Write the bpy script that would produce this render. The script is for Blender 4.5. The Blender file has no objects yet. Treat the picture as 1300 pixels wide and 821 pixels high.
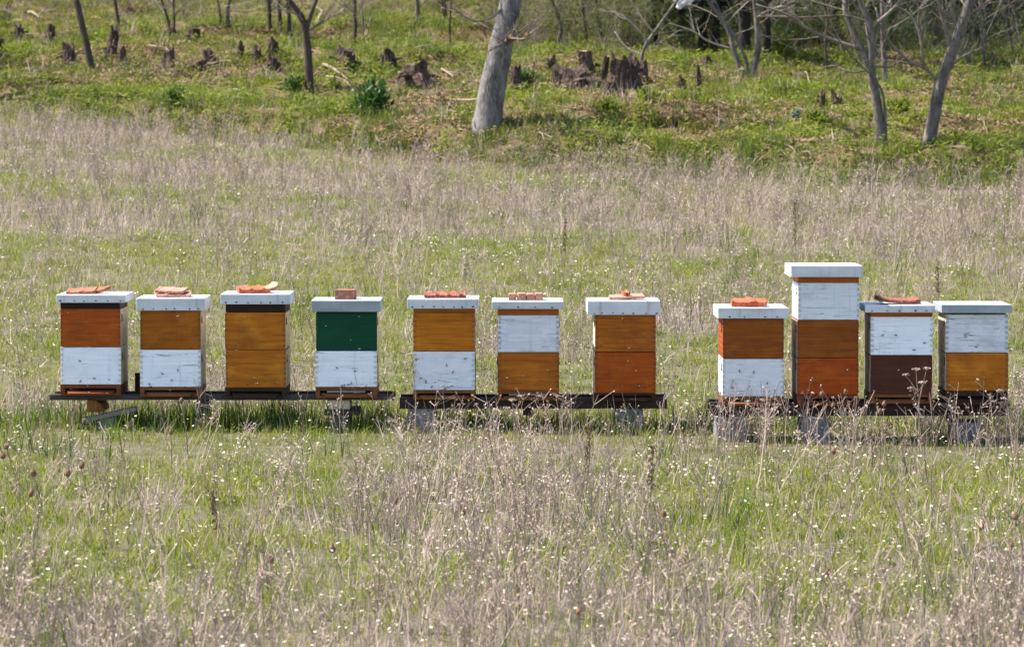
import bpy, bmesh, math, random
import numpy as np
from mathutils import Vector, Matrix, Euler
R = math.radians
S = bpy.context.scene
COL = S.collection
rng = random.Random(7)
nr = np.random.default_rng(11)

# ------------------------------------------------------------------ camera model
CAM = Vector((0.0, -26.6, 2.13)); PITCH = R(2.95); F = 4875.0
FWD = Vector((0, math.cos(PITCH), -math.sin(PITCH))); UP = Vector((0, math.sin(PITCH), math.cos(PITCH)))
def ray(px, py):
    return FWD + Vector((1, 0, 0)) * ((px - 650) / F) + UP * ((410.5 - py) / F)
def at(px, py, Y):
    d = ray(px, py); return CAM + d * ((Y - CAM.y) / d.y)

# ------------------------------------------------------------------ noise and terrain
def _h(ix, iy, s):
    n = (ix.astype(np.int64) * 374761393 + iy.astype(np.int64) * 668265263 + s * 974711) & 0x7fffffff
    n = ((n ^ (n >> 13)) * 1274126177) & 0x7fffffff
    return ((n ^ (n >> 16)) & 0xffff) / 65535.0
def vn(x, y, s=0):
    x = np.asarray(x, float); y = np.asarray(y, float)
    ix = np.floor(x); iy = np.floor(y); fx = x - ix; fy = y - iy
    fx = fx * fx * (3 - 2 * fx); fy = fy * fy * (3 - 2 * fy)
    a = _h(ix, iy, s); b = _h(ix + 1, iy, s); c = _h(ix, iy + 1, s); d = _h(ix + 1, iy + 1, s)
    return (a * (1 - fx) + b * fx) * (1 - fy) + (c * (1 - fx) + d * fx) * fy
def fbm(x, y, s=0, o=3):
    t = 0; a = 1; n = 0
    for k in range(o):
        t = t + a * vn(np.asarray(x) * 2 ** k + 17.3 * k, np.asarray(y) * 2 ** k - 9.1 * k, s + k); n += a; a *= .5
    return t / n
def sst(a, b, t):
    t = np.clip((t - a) / (b - a), 0, 1); return t * t * (3 - 2 * t)
def edge_y(x):
    xc = np.clip(x, -9, 9)
    return 20.9 - .7 * xc + .043 * xc * xc + .9 * (fbm(np.asarray(x) * .7, np.asarray(x) * 0, 5) - .5)
def gz(x, y):
    x = np.asarray(x, float); y = np.asarray(y, float)
    z = .02 * y + .064 * 1.5 * np.logaddexp(0, (y - 1.5) / 1.5) - .03
    z = z - .007 * np.clip(x, -30, 30)
    t = y - edge_y(x)
    z = z + .40 * sst(.0, 1.1, t)
    w = sst(0, 3, t)
    z = z + (fbm(x * 1.9, y * 1.9, 61) - .5) * .42 * w + (fbm(x * .8, y * .8, 31) - .5) * (.10 + .30 * w) + (fbm(x * .25, y * .25, 41, 2) - .5) * (.1 + .3 * w)
    near = np.exp(-((y - .2) / 2.5) ** 2)
    return z * (1 - near) + near * (.02 * y - .007 * np.clip(x, -30, 30))
def g(x, y): return float(gz(x, y))
def ground_at(px, py):
    d = ray(px, py); t = 10.0
    while t < 200:
        p = CAM + d * t
        if p.z <= g(p.x, p.y): break
        t += .15
    return CAM + d * t

# ------------------------------------------------------------------ helpers
def tag(o, label=None, cat=None, group=None, kind=None):
    if label: o['label'] = label
    if cat: o['category'] = cat
    if group: o['group'] = group
    o['kind'] = kind or 'thing'
    return o
def empty(name, loc=(0, 0, 0), rz=0.0):
    o = bpy.data.objects.new(name, None); o.empty_display_size = .1
    o.location = loc; o.rotation_euler = (0, 0, rz); COL.objects.link(o); return o
def children(o): return [c for c in bpy.data.objects if c.parent == o]
def copy_tree(o, parent=None):
    c = o.copy(); COL.objects.link(c)
    if parent: c.parent = parent
    for ch in KIDS.get(o.name, []): copy_tree(ch, c)
    return c
KIDS = {}
class MB:
    def __init__(s): s.v = []; s.f = []; s.m = []; s.t = []
    def add(s, vs, fs, m=0, t=.5):
        b = len(s.v); s.v += [tuple(p) for p in vs]; s.t += [t] * len(vs)
        for f in fs: s.f.append([i + b for i in f]); s.m.append(m)
    def tube(s, pts, rad, n=6, m=0, t=.5, cap=True, rough=0.0):
        pts = [Vector(p) for p in pts]; b = len(s.v); k = len(pts); prev = None
        for i, p in enumerate(pts):
            d = (pts[min(i + 1, k - 1)] - pts[max(i - 1, 0)])
            if d.length < 1e-9: d = Vector((0, 0, 1))
            d.normalize()
            if prev is None:
                a = Vector((1, 0, 0)) if abs(d.x) < .8 else Vector((0, 1, 0))
                u = d.cross(a).normalized()
            else:
                u = (prev - d * prev.dot(d))
                u = u.normalized() if u.length > 1e-6 else d.orthogonal().normalized()
            prev = u; w = d.cross(u)
            for j in range(n):
                an = 2 * math.pi * j / n
                r = rad[i] * (1 + (rng.uniform(-rough, rough) if rough else 0))
                s.v.append(tuple(p + (u * math.cos(an) + w * math.sin(an)) * r)); s.t.append(t)
        for i in range(k - 1):
            for j in range(n):
                a = b + i * n + j; c = b + i * n + (j + 1) % n
                s.f.append([a, c, c + n, a + n]); s.m.append(m)
        if cap:
            s.f.append([b + (k - 1) * n + j for j in range(n)]); s.m.append(m)
            s.f.append([b + n - 1 - j for j in range(n)]); s.m.append(m)
    def box(s, lo, hi, m=0, t=.5, rot=None, org=None):
        x0, y0, z0 = lo; x1, y1, z1 = hi
        vs = [Vector(q) for q in ((x0,y0,z0),(x1,y0,z0),(x1,y1,z0),(x0,y1,z0),(x0,y0,z1),(x1,y0,z1),(x1,y1,z1),(x0,y1,z1))]
        if rot is not None:
            o = Vector(org) if org is not None else Vector((0, 0, 0))
            vs = [rot @ (q - o) + o for q in vs]
        s.add(vs, [(0,3,2,1),(4,5,6,7),(0,1,5,4),(1,2,6,5),(2,3,7,6),(3,0,4,7)], m, t)
    def quad(s, c, u, w, m=0, t=.5):
        c = Vector(c); s.add([c - u - w, c + u - w, c + u + w, c - u + w], [(0, 1, 2, 3)], m, t)
    def leaf(s, c, u, w, m=0, t=.5):     # a pointed, folded leaf
        c = Vector(c); n = u.cross(w).normalized() * w.length * .5
        s.add([c - u, c - u * .1 + w + n, c + u, c - u * .1 - w + n, c - u * .1], [(0, 4, 1), (4, 2, 1), (0, 3, 4), (3, 2, 4)], m, t)
    def mesh(s, name, mats, smooth=False):
        me = bpy.data.meshes.new(name); me.from_pydata(s.v, [], s.f)
        for q in (mats if isinstance(mats, (list, tuple)) else [mats]): me.materials.append(q)
        me.polygons.foreach_set('material_index', s.m)
        if smooth: me.polygons.foreach_set('use_smooth', [True] * len(s.f))
        a = me.attributes.new('tint', 'FLOAT', 'POINT'); a.data.foreach_set('value', s.t)
        me.update(); return me
    def build(s, name, mats, parent=None, smooth=False, loc=None, rot=None):
        o = bpy.data.objects.new(name, s.mesh(name, mats, smooth)); COL.objects.link(o)
        if parent: o.parent = parent; KIDS.setdefault(parent.name, []).append(o)
        if loc is not None: o.location = loc
        if rot is not None: o.rotation_euler = rot
        return o
def bevel(o, w=.003, seg=1):
    bm = bmesh.new(); bm.from_mesh(o.data)
    bmesh.ops.bevel(bm, geom=list(bm.edges), offset=w, segments=seg, affect='EDGES', profile=.6)
    bm.to_mesh(o.data); bm.free(); return o

# ------------------------------------------------------------------ materials
class N:
    def __init__(s, name):
        s.m = bpy.data.materials.new(name); s.m.use_nodes = True; s.t = s.m.node_tree; s.t.nodes.clear()
        s.out = s.n('ShaderNodeOutputMaterial')
    def n(s, typ, **kw):
        o = s.t.nodes.new(typ)
        for k, v in kw.items(): setattr(o, k, v)
        return o
    def l(s, a, b): s.t.links.new(a, b)
    def val(s, sock, v):
        if hasattr(v, 'is_linked'): s.l(v, sock)
        else: sock.default_value = v
    def mix(s, f, a, b, mode='MIX'):
        o = s.n('ShaderNodeMix', data_type='RGBA', blend_type=mode)
        for k, v in ((0, f), (6, a), (7, b)):
            if isinstance(v, tuple) and len(v) == 3: v = v + (1,)
            s.val(o.inputs[k], v)
        return o.outputs[2]
    def math(s, op, a, b=0.0, c=0.0):
        o = s.n('ShaderNodeMath', operation=op)
        for k, v in enumerate((a, b, c)): s.val(o.inputs[k], v)
        return o.outputs[0]
    def rng(s, v, a, b, c=0.0, d=1.0):
        o = s.n('ShaderNodeMapRange'); s.l(v, o.inputs[0])
        for k, q in enumerate((a, b, c, d)): o.inputs[k + 1].default_value = q
        return o.outputs[0]
    def noise(s, vec, scale, detail=4, rough=.55):
        o = s.n('ShaderNodeTexNoise'); o.inputs['Scale'].default_value = scale
        o.inputs['Detail'].default_value = detail; o.inputs['Roughness'].default_value = rough
        s.l(vec, o.inputs['Vector']); return o.outputs['Fac']
    def coords(s, scale=(1, 1, 1), kind='Object', rnd=True):
        if kind == 'World': v = s.n('ShaderNodeNewGeometry').outputs['Position']
        else: v = s.n('ShaderNodeTexCoord').outputs[kind]
        mp = s.n('ShaderNodeMapping'); s.l(v, mp.inputs['Vector']); mp.inputs['Scale'].default_value = scale
        if rnd and kind != 'World':
            r = s.n('ShaderNodeObjectInfo').outputs['Random']
            cb = s.n('ShaderNodeCombineXYZ')
            for k, q in enumerate((37.0, 91.0, 53.0)): s.l(s.math('MULTIPLY', r, q), cb.inputs[k])
            s.l(cb.outputs[0], mp.inputs['Location'])
        return mp.outputs[0]
    def bsdf(s, col, rough=.8, bump=None, bs=.3, bd=.01, spec=.3, metal=0.0):
        b = s.n('ShaderNodeBsdfPrincipled')
        s.val(b.inputs['Base Color'], col + (1,) if isinstance(col, tuple) and len(col) == 3 else col)
        s.val(b.inputs['Roughness'], rough); s.val(b.inputs['Metallic'], metal)
        b.inputs['Specular IOR Level'].default_value = spec
        if bump is not None:
            bp = s.n('ShaderNodeBump'); bp.inputs['Strength'].default_value = bs; bp.inputs['Distance'].default_value = bd
            s.l(bump, bp.inputs['Height']); s.l(bp.outputs[0], b.inputs['Normal'])
        s.l(b.outputs[0], s.out.inputs[0]); return b

def plant(name, c1, c2, c3=None, transl=.35, rough=.7, patch=.35, pscale=.6):
    k = N(name)
    a = k.n('ShaderNodeAttribute', attribute_name='tint').outputs['Fac']
    r = k.n('ShaderNodeObjectInfo').outputs['Random']
    f = k.math('ADD', k.math('MULTIPLY', a, .6), k.math('MULTIPLY', r, .4))
    col = k.mix(f, c1, c2)
    if c3:
        w = k.noise(k.coords(kind='World'), pscale, 3)
        col = k.mix(k.math('MULTIPLY', k.rng(w, .42, .62), patch), col, c3)
    d = k.n('ShaderNodeBsdfPrincipled'); k.l(col, d.inputs['Base Color']); d.inputs['Roughness'].default_value = rough
    d.inputs['Specular IOR Level'].default_value = .2
    tr = k.n('ShaderNodeBsdfTranslucent'); k.l(col, tr.inputs['Color'])
    mx = k.n('ShaderNodeMixShader'); mx.inputs[0].default_value = transl
    k.l(d.outputs[0], mx.inputs[1]); k.l(tr.outputs[0], mx.inputs[2]); k.l(mx.outputs[0], k.out.inputs[0])
    return k.m
def mottled(name, a, b, c=None, scale=(1, 1, 1), ns=6.0, rough=.85, bs=.4, bd=.01, kind='Object', fine=40.0):
    k = N(name); v = k.coords(scale, kind)
    n1 = k.noise(v, ns, 5); n2 = k.noise(v, fine, 4)
    col = k.mix(k.rng(n1, .35, .65), a, b)
    if c: col = k.mix(k.rng(n2, .5, .7, 0, .8), col, c)
    k.bsdf(col, rough, k.math('ADD', n1, k.math('MULTIPLY', n2, .5)), bs, bd, .12); return k.m

def paint(name, base, dark, light, joint, wear, crack, jf=.6, rough=.68, hw=.21):
    """painted or stained hive board: grain along x, cracks between boards, finger joints at the corners"""
    k = N(name)
    gr = k.noise(k.coords((2.2, 2.2, 45)), 1.6, 6, .65)
    big = k.noise(k.coords((3, 3, 5)), 1.5, 4)
    fine = k.noise(k.coords((6, 6, 30)), 9, 5, .7)
    col = k.mix(k.rng(gr, .3, .7), dark, base)
    col = k.mix(k.rng(big, .5, .75, 0, .7), col, light)
    ck = k.noise(k.coords((.8, .8, 26)), 1.3, 3, .5)
    ckm = k.math('MULTIPLY', k.math('LESS_THAN', k.math('ABSOLUTE', k.math('SUBTRACT', ck, .5)), .006), k.rng(big, .4, .6))
    col = k.mix(k.math('MULTIPLY', ckm, crack), col, joint)
    wr = k.math('MULTIPLY', k.rng(fine, .60, .72), k.rng(big, .35, .6))
    col = k.mix(k.math('MULTIPLY', wr, wear), col, joint)
    sp = k.n('ShaderNodeSeparateXYZ'); k.l(k.n('ShaderNodeTexCoord').outputs['Object'], sp.inputs[0])
    ax = k.math('ABSOLUTE', sp.outputs[0])
    ed = k.math('GREATER_THAN', k.math('ADD', ax, k.math('MULTIPLY', k.math('SUBTRACT', fine, .5), .006)), hw - .019)
    fr = k.math('GREATER_THAN', k.math('FRACT', k.math('MULTIPLY', sp.outputs[2], 1 / .036)), .5)
    jm = k.math('MULTIPLY', k.math('MULTIPLY', ed, fr), k.rng(big, .2, .6, .35, 1))
    col = k.mix(k.math('MULTIPLY', jm, jf), col, joint)
    ed2 = k.rng(k.math('ADD', ax, k.math('MULTIPLY', k.math('SUBTRACT', big, .5), .03)), hw - .03, hw + .004, 0, .35)
    col = k.mix(k.math('MULTIPLY', ed2, jf), col, joint)
    blot = k.noise(k.coords((5, 5, 7)), 1.1, 6, .65)
    col = k.mix(k.rng(blot, .52, .72, 0, .6), col, k.mix(.4, dark, joint))
    st = k.noise(k.coords((38, 38, 2.2)), 1.0, 4, .6)
    col = k.mix(k.math('MULTIPLY', k.rng(st, .60, .72), .22), col, joint)
    hs = k.n('ShaderNodeHueSaturation'); k.l(col, hs.inputs['Color']); k.l(k.rng(k.n('ShaderNodeObjectInfo').outputs['Random'], 0, 1, .86, 1.06), hs.inputs['Value']); col = hs.outputs[0]
    h = k.math('SUBTRACT', gr, k.math('ADD', k.math('MULTIPLY', ckm, 1.5), k.math('MULTIPLY', wr, .5)))
    k.bsdf(col, rough, h, .35, .004, .16); return k.m

M = {}
M['amber'] = paint('amber_stain', (.54, .175, .007), (.29, .082, .006), (.66, .25, .02), (.06, .04, .03), .55, .6, .5)
M['brown'] = paint('brown_stain', (.41, .122, .007), (.22, .058, .006), (.50, .17, .013), (.05, .03, .02), .5, .6, .5)
M['orange'] = paint('orange_red_stain', (.40, .072, .004), (.23, .036, .003), (.47, .105, .006), (.05, .025, .02), .35, .6, .4)
M['rust'] = paint('rust_stain', (.41, .088, .005), (.23, .042, .004), (.50, .14, .008), (.05, .025, .02), .45, .6, .4)
M['redbrown'] = paint('red_brown_stain', (.29, .078, .007), (.15, .036, .005), (.36, .11, .010), (.05, .025, .02), .4, .6, .4)
M['maroon'] = paint('maroon_stain', (.092, .027, .013), (.048, .016, .009), (.12, .038, .019), (.03, .015, .012), .4, .6, .4)
M['green'] = paint('dark_green_paint', (.003, .060, .028), (.002, .045, .020), (.006, .075, .036), (.01, .03, .02), .2, .3, .3)
M['white'] = paint('white_paint', (.77, .79, .84), (.68, .70, .75), (.81, .83, .87), (.18, .16, .16), .35, .8, .45)
M['wornwhite'] = paint('worn_white_paint', (.73, .75, .80), (.55, .56, .60), (.79, .81, .85), (.13, .11, .11), .85, .95, .5)
M['sidewood'] = mottled('weathered_side_wood', (.62, .53, .40), (.47, .39, .28), (.36, .30, .22), (3, 3, 18), 2.5, .85, .3, .004)
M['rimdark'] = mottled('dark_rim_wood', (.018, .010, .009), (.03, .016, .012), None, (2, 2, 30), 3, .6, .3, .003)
M['rimbrown'] = mottled('brown_rim_wood', (.33, .10, .012), (.22, .06, .01), None, (2, 2, 30), 3, .6, .3, .003)
M['floor'] = mottled('floor_board_wood', (.24, .085, .025), (.13, .05, .02), (.06, .035, .025), (2, 2, 22), 3, .7, .4, .004)
M['floorred'] = mottled('red_floor_board_wood', (.21, .052, .018), (.12, .035, .016), (.07, .03, .02), (2, 2, 22), 3, .7, .4, .004)
M['floordark'] = mottled('dark_floor_board_wood', (.05, .025, .016), (.028, .017, .014), None, (2, 2, 22), 3, .7, .4, .004)
M['black'] = mottled('black_entrance_shade', (.006, .005, .005), (.012, .009, .008), None)
M['nail'] = mottled('rusty_nail_head', (.05, .035, .03), (.02, .016, .016), None, rough=.6)
M['greystrip'] = mottled('bare_grey_strip', (.33, .30, .29), (.22, .20, .19), None, (2, 2, 20), 4)
def lidmat(name, a, b, d):
    k = N(name); v = k.coords((1.5, 1.5, 4)); n1 = k.noise(v, 3, 5); n2 = k.noise(k.coords((3, 3, 3)), 16, 6, .7)
    col = k.mix(k.rng(n1, .35, .65), a, b); col = k.mix(k.rng(n2, .62, .74, 0, .7), col, d)
    st = k.noise(k.coords((30, 30, 1.5)), 1.0, 4, .6); col = k.mix(k.rng(st, .56, .72, 0, .5), col, d)
    k.bsdf(col, .55, n1, .3, .008, .25); return k.m
M['lidwhite'] = lidmat('white_painted_lid', (.59, .605, .63), (.46, .475, .50), (.22, .21, .21))
M['lidgrey'] = lidmat('grey_sheet_metal_lid', (.32, .35, .37), (.24, .265, .285), (.15, .15, .15))
M['lidpale'] = lidmat('pale_lid', (.51, .53, .53), (.39, .405, .415), (.2, .19, .18))
M['terra'] = mottled('terracotta', (.28, .092, .05), (.22, .07, .04), (.38, .24, .17), (1, 1, 1), 14, .85, .5, .004, fine=60)
M['terrapale'] = mottled('pale_dusty_terracotta', (.38, .18, .125), (.28, .12, .085), (.44, .33, .27), (1, 1, 1), 14, .9, .5, .004, fine=60)
M['terrared'] = mottled('red_terracotta', (.34, .075, .032), (.28, .055, .025), (.42, .19, .12), (1, 1, 1), 14, .75, .5, .004, fine=60)
M['terradark'] = mottled('dark_red_terracotta', (.22, .06, .04), (.12, .04, .03), (.32, .19, .14), (1, 1, 1), 14, .85, .5, .004, fine=60)
M['rail'] = mottled('tarred_rail_wood', (.022, .013, .014), (.045, .028, .026), (.07, .055, .05), (1.2, 8, 14), 2, .75, .5, .006)
M['railgrey'] = mottled('weathered_plank', (.035, .028, .027), (.06, .048, .045), (.16, .14, .13), (1.2, 8, 20), 2, .8, .5, .006)
M['plank'] = mottled('grey_driftwood_plank', (.20, .17, .17), (.13, .11, .11), (.26, .23, .22), (1.5, 10, 20), 2, .85, .5, .006)
M['concrete'] = mottled('old_grey_block', (.24, .235, .25), (.14, .135, .15), (.31, .30, .31), (1, 1, 1), 9, .95, .8, .012, fine=45)
M['log'] = mottled('orange_brown_log', (.26, .10, .025), (.16, .06, .02), (.07, .04, .025), (3, 3, 9), 4, .8, .5, .006)
M['brick'] = mottled('old_brick', (.32, .12, .07), (.22, .09, .06), (.36, .26, .21), (1, 1, 1), 12, .95, .6, .006)
M['bark'] = mottled('grey_bark', (.17, .155, .147), (.07, .063, .06), (.24, .222, .21), (1, 1, .35), 9, .9, .9, .02, fine=38)
M['barkpale'] = mottled('pale_bark', (.175, .15, .128), (.075, .063, .054), (.045, .038, .033), (1, 1, .4), 10, .9, .7, .012, fine=40)
M['barkbrown'] = mottled('brown_bark', (.07, .054, .042), (.04, .03, .025), (.11, .09, .07), (1, 1, .4), 10, .9, .8, .012, fine=40)
M['barkdark'] = mottled('dark_bark', (.03, .024, .02), (.017, .014, .012), None, (1, 1, .3), 8, .95, .9, .02)
M['twig'] = mottled('twig_bark', (.20, .165, .135), (.12, .095, .075), None, (1, 1, 1), 5, .9, .3, .004)
M['twigpale'] = mottled('pale_twig_bark', (.36, .31, .265), (.22, .185, .155), None, (1, 1, 1), 5, .9, .3, .004)
M['stump'] = mottled('rotten_stump_bark', (.08, .052, .04), (.03, .02, .017), (.17, .125, .10), (1, 1, .5), 12, .95, 1.0, .03, fine=40)
M['cut'] = mottled('cut_wood', (.33, .24, .17), (.20, .14, .10), (.10, .07, .05), (1, 1, 1), 18, .9, .5, .01)
M['stick'] = mottled('bleached_stick', (.30, .235, .17), (.19, .14, .10), None, (1, 1, 1), 12, .9, .4, .005)
M['grass'] = plant('meadow_grass', (.095, .150, .010), (.28, .31, .038), (.32, .29, .08), .45, patch=.4)
M['moss'] = plant('slope_grass_blades', (.050, .086, .005), (.215, .238, .016), (.24, .205, .05), .45, patch=.35)
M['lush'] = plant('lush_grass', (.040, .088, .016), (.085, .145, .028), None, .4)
M['weed'] = plant('low_weed_leaves', (.045, .088, .006), (.20, .235, .020), (.21, .20, .04), .4, patch=.4)
M['dry'] = plant('dry_grass_straw', (.19, .128, .108), (.66, .53, .47), (.51, .385, .345), .25, .8, patch=.4)
M['drystem'] = plant('dry_weed_stem', (.19, .125, .10), (.50, .40, .33), None, .15, .8)
M['petal'] = plant('white_petals', (.70, .67, .52), (.86, .84, .76), None, .35)
M['yellow'] = plant('yellow_petals', (.62, .46, .03), (.7, .6, .08), None, .3)
M['litter'] = plant('fallen_leaf_litter', (.12, .072, .036), (.32, .235, .145), None, .15, .85)
M['leafyellow'] = plant('spring_leaves', (.10, .145, .018), (.21, .235, .035), None, .45)
M['leafgreen'] = plant('green_leaves', (.035, .085, .013), (.09, .145, .026), None, .4)
M['leafdark'] = plant('dark_glossy_leaves', (.016, .060, .012), (.05, .115, .02), None, .3, .4)
M['needle'] = plant('dark_conifer_needles', (.010, .022, .008), (.028, .045, .014), None, .15)
M['teasel'] = mottled('teasel_head', (.22, .125, .07), (.13, .07, .04), (.33, .23, .15), (1, 1, 1), 60, .9, .8, .004, fine=300)
M['teaselstem'] = mottled('teasel_stem', (.30, .22, .16), (.20, .145, .105), None, (1, 1, 1), 20, .9)
M['bee'] = mottled('bee_body', (.045, .025, .008), (.012, .009, .007), None, (1, 40, 1), 5, .6)
M['wing'] = plant('bee_wing', (.5, .5, .48), (.6, .6, .58), None, .6, .3)
M['plastic'] = plant('white_plastic', (.75, .76, .80), (.8, .82, .85), None, .3, .5)
M['teal'] = plant('teal_plastic', (.03, .16, .20), (.05, .2, .24), None, .2, .5)

# ------------------------------------------------------------------ ground
xs = np.unique(np.concatenate([np.arange(-14, 14.01, .25), np.arange(-40, 40.1, 1.5), np.arange(-220, 221, 12)]))
ys = np.unique(np.concatenate([np.arange(-14, 48.01, .25), np.arange(-40, 100, 1.5), np.arange(-140, 241, 12)]))
X, Y = np.meshgrid(xs, ys); Z = gz(X, Y)
nx, ny = len(xs), len(ys)
me = bpy.data.meshes.new('ground')
idx = np.arange(nx * ny).reshape(ny, nx)
fs = np.stack([idx[:-1, :-1], idx[:-1, 1:], idx[1:, 1:], idx[1:, :-1]], -1).reshape(-1, 4)
me.from_pydata(np.stack([X, Y, Z], -1).reshape(-1, 3).tolist(), [], fs.tolist())
wv = sst(-.2, .8, Y - edge_y(X)).reshape(-1)
a = me.attributes.new('wood', 'FLOAT', 'POINT'); a.data.foreach_set('value', wv.astype(np.float32))
me.polygons.foreach_set('use_smooth', [True] * len(fs))
k = N('ground_soil_and_thatch'); v = k.coords(kind='World')
n1 = k.noise(v, .7, 4); n2 = k.noise(v, 9, 5, .7); n3 = k.noise(v, 45, 4, .7)
mead = k.mix(k.rng(n1, .4, .6), (.085, .10, .032), (.155, .135, .085)); mead = k.mix(k.rng(n2, .4, .65), mead, (.20, .165, .125)); mead = k.mix(k.rng(n3, .45, .7, 0, .7), mead, (.05, .06, .02))
wood = k.mix(k.rng(n1, .45, .6), (.10, .115, .025), (.14, .09, .05)); wood = k.mix(k.rng(n2, .42, .6), wood, (.19, .125, .075)); wood = k.mix(k.rng(n3, .5, .7, 0, .8), wood, (.04, .032, .02))
col = k.mix(k.n('ShaderNodeAttribute', attribute_name='wood').outputs['Fac'], mead, wood)
k.bsdf(col, .95, k.math('ADD', n2, n3), .8, .05, .1)
me.materials.append(k.m)
go = bpy.data.objects.new('ground', me); COL.objects.link(go); tag(go, 'grassy meadow rising to a wooded slope', 'ground', kind='structure')

# ------------------------------------------------------------------ scatter (uncountable growth only)
def scatter(name, P, rot, scl, variants, label, cat):
    col = bpy.data.collections.new(name + '_kinds')
    for vmesh in variants: col.objects.link(bpy.data.objects.new(vmesh.name, vmesh))
    me = bpy.data.meshes.new(name); n = len(P)
    me.vertices.add(n); me.vertices.foreach_set('co', np.asarray(P, np.float32).reshape(-1))
    a = me.attributes.new('rot', 'FLOAT_VECTOR', 'POINT'); a.data.foreach_set('vector', np.asarray(rot, np.float32).reshape(-1))
    a = me.attributes.new('scl', 'FLOAT', 'POINT'); a.data.foreach_set('value', np.asarray(scl, np.float32))
    a = me.attributes.new('idx', 'INT', 'POINT'); a.data.foreach_set('value', nr.integers(0, len(variants), n).astype(np.int32))
    o = bpy.data.objects.new(name, me); COL.objects.link(o)
    ng = bpy.data.node_groups.new(name, 'GeometryNodeTree')
    ng.interface.new_socket(name='Geometry', in_out='INPUT', socket_type='NodeSocketGeometry')
    ng.interface.new_socket(name='Geometry', in_out='OUTPUT', socket_type='NodeSocketGeometry')
    L = ng.links.new; nn = ng.nodes.new
    i, q = nn('NodeGroupInput'), nn('NodeGroupOutput'); ip = nn('GeometryNodeInstanceOnPoints'); ci = nn('GeometryNodeCollectionInfo')
    ci.inputs['Collection'].default_value = col; ci.inputs['Separate Children'].default_value = True; ci.inputs['Reset Children'].default_value = True
    ip.inputs['Pick Instance'].default_value = True
    def attr(nm, ty):
        x = nn('GeometryNodeInputNamedAttribute'); x.data_type = ty; x.inputs['Name'].default_value = nm
        return [s for s in x.outputs if s.enabled and s.name == 'Attribute'][0]
    L(i.outputs[0], ip.inputs['Points']); L(ci.outputs[0], ip.inputs['Instance'])
    L(attr('idx', 'INT'), ip.inputs['Instance Index']); L(attr('rot', 'FLOAT_VECTOR'), ip.inputs['Rotation']); L(attr('scl', 'FLOAT'), ip.inputs['Scale'])
    L(ip.outputs[0], q.inputs[0])
    md = o.modifiers.new('growth', 'NODES'); md.node_group = ng
    return tag(o, label, cat, kind='stuff')

def blade(mb, base, h, w, lean, az, bend, m, t, segs=3):
    base = Vector(base); d = Vector((math.cos(az), math.sin(az), 0)); s = Vector((-d.y, d.x, 0))
    a2 = rng.uniform(0, math.pi); s = (s * math.cos(a2) + d * math.sin(a2)) * w
    vs = []; p = base.copy(); an = lean
    for i in range(segs + 1):
        f = 1 - (i / segs) ** 1.5
        if i == segs: vs.append(p)
        else: vs += [p - s * f, p + s * f]
        p = p + (Vector((0, 0, 1)) * math.cos(an) + d * math.sin(an)) * (h / segs); an += bend / segs
    fs = [(2 * i, 2 * i + 1, 2 * i + 3, 2 * i + 2) for i in range(segs - 1)] + [(2 * segs - 2, 2 * segs - 1, 2 * segs)]
    mb.add(vs, fs, m, t)
def tuft(name, n, h0, h1, w, r, lean, bend, mats, mixm=None):
    mb = MB()
    for _ in range(n):
        an = rng.uniform(0, 6.283); q = r * math.sqrt(rng.random())
        m = mixm() if mixm else 0
        blade(mb, (q * math.cos(an), q * math.sin(an), -.01), rng.uniform(h0, h1), w * rng.uniform(.6, 1.3), abs(rng.gauss(0, lean)), rng.uniform(0, 6.283), rng.uniform(0, bend), m, rng.random())
    return mb.mesh(name, mats)
def drystem(name, n, h0, h1, r):
    mb = MB()
    for _ in range(n):
        an = rng.uniform(0, 6.283); q = r * math.sqrt(rng.random()); p = Vector((q * math.cos(an), q * math.sin(an), -.01))
        h = rng.uniform(h0, h1); az = rng.uniform(0, 6.283); ln = abs(rng.gauss(0, .25)); t = rng.random()
        d = Vector((math.cos(az) * math.sin(ln), math.sin(az) * math.sin(ln), math.cos(ln)))
        pts = [p]
        for i in range(4): 
            d = (d + Vector((rng.uniform(-.12, .12), rng.uniform(-.12, .12), 0))).normalized(); pts.append(pts[-1] + d * h / 4)
        mb.tube(pts, [.0025, .0024, .002, .0017, .0011], 3, 0, t, False)
        for j in range(rng.randint(2, 6)):
            f = rng.uniform(.35, 1); b = pts[min(3, int(f * 4))].lerp(pts[min(4, int(f * 4) + 1)], .5)
            e = b + Vector((rng.uniform(-1, 1), rng.uniform(-1, 1), rng.uniform(.3, 1.3))).normalized() * h * rng.uniform(.12, .3)
            mb.tube([b, e], [.0017, .0012], 3, 0, t, False)
            for _k in range(rng.randint(1, 3)):
                u = Vector((rng.uniform(-1, 1), rng.uniform(-1, 1), rng.uniform(-.4, 1))).normalized()
                mb.quad(e + u * .006, u * .005, u.orthogonal().normalized() * .0035, 0, min(1, t + .3))
    return mb.mesh(name, [M['drystem']])
GT = [tuft('short_grass_tuft', 17, .03, .11, .0036, .11, .45, 1.0, [M['grass'], M['dry']], lambda: 1 if rng.random() < .12 else 0) for _ in range(5)]
MT = [tuft('slope_grass_tuft', 20, .03, .12, .0055, .13, .5, 1.1, [M['moss']]) for _ in range(4)]
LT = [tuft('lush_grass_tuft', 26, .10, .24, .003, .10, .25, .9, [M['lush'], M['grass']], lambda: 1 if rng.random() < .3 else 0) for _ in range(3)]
DT = [tuft('dry_grass_tuft', 13, .05, .16, .0031, .11, .65, 1.4, [M['dry']]) for _ in range(5)] + [tuft('dry_straw_tuft', 8, .12, .30, .0026, .09, .35, .9, [M['dry']]) for _ in range(3)]
DL = [drystem('tall_dry_stalk', 3, .38, .62, .12) for _ in range(4)]
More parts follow.
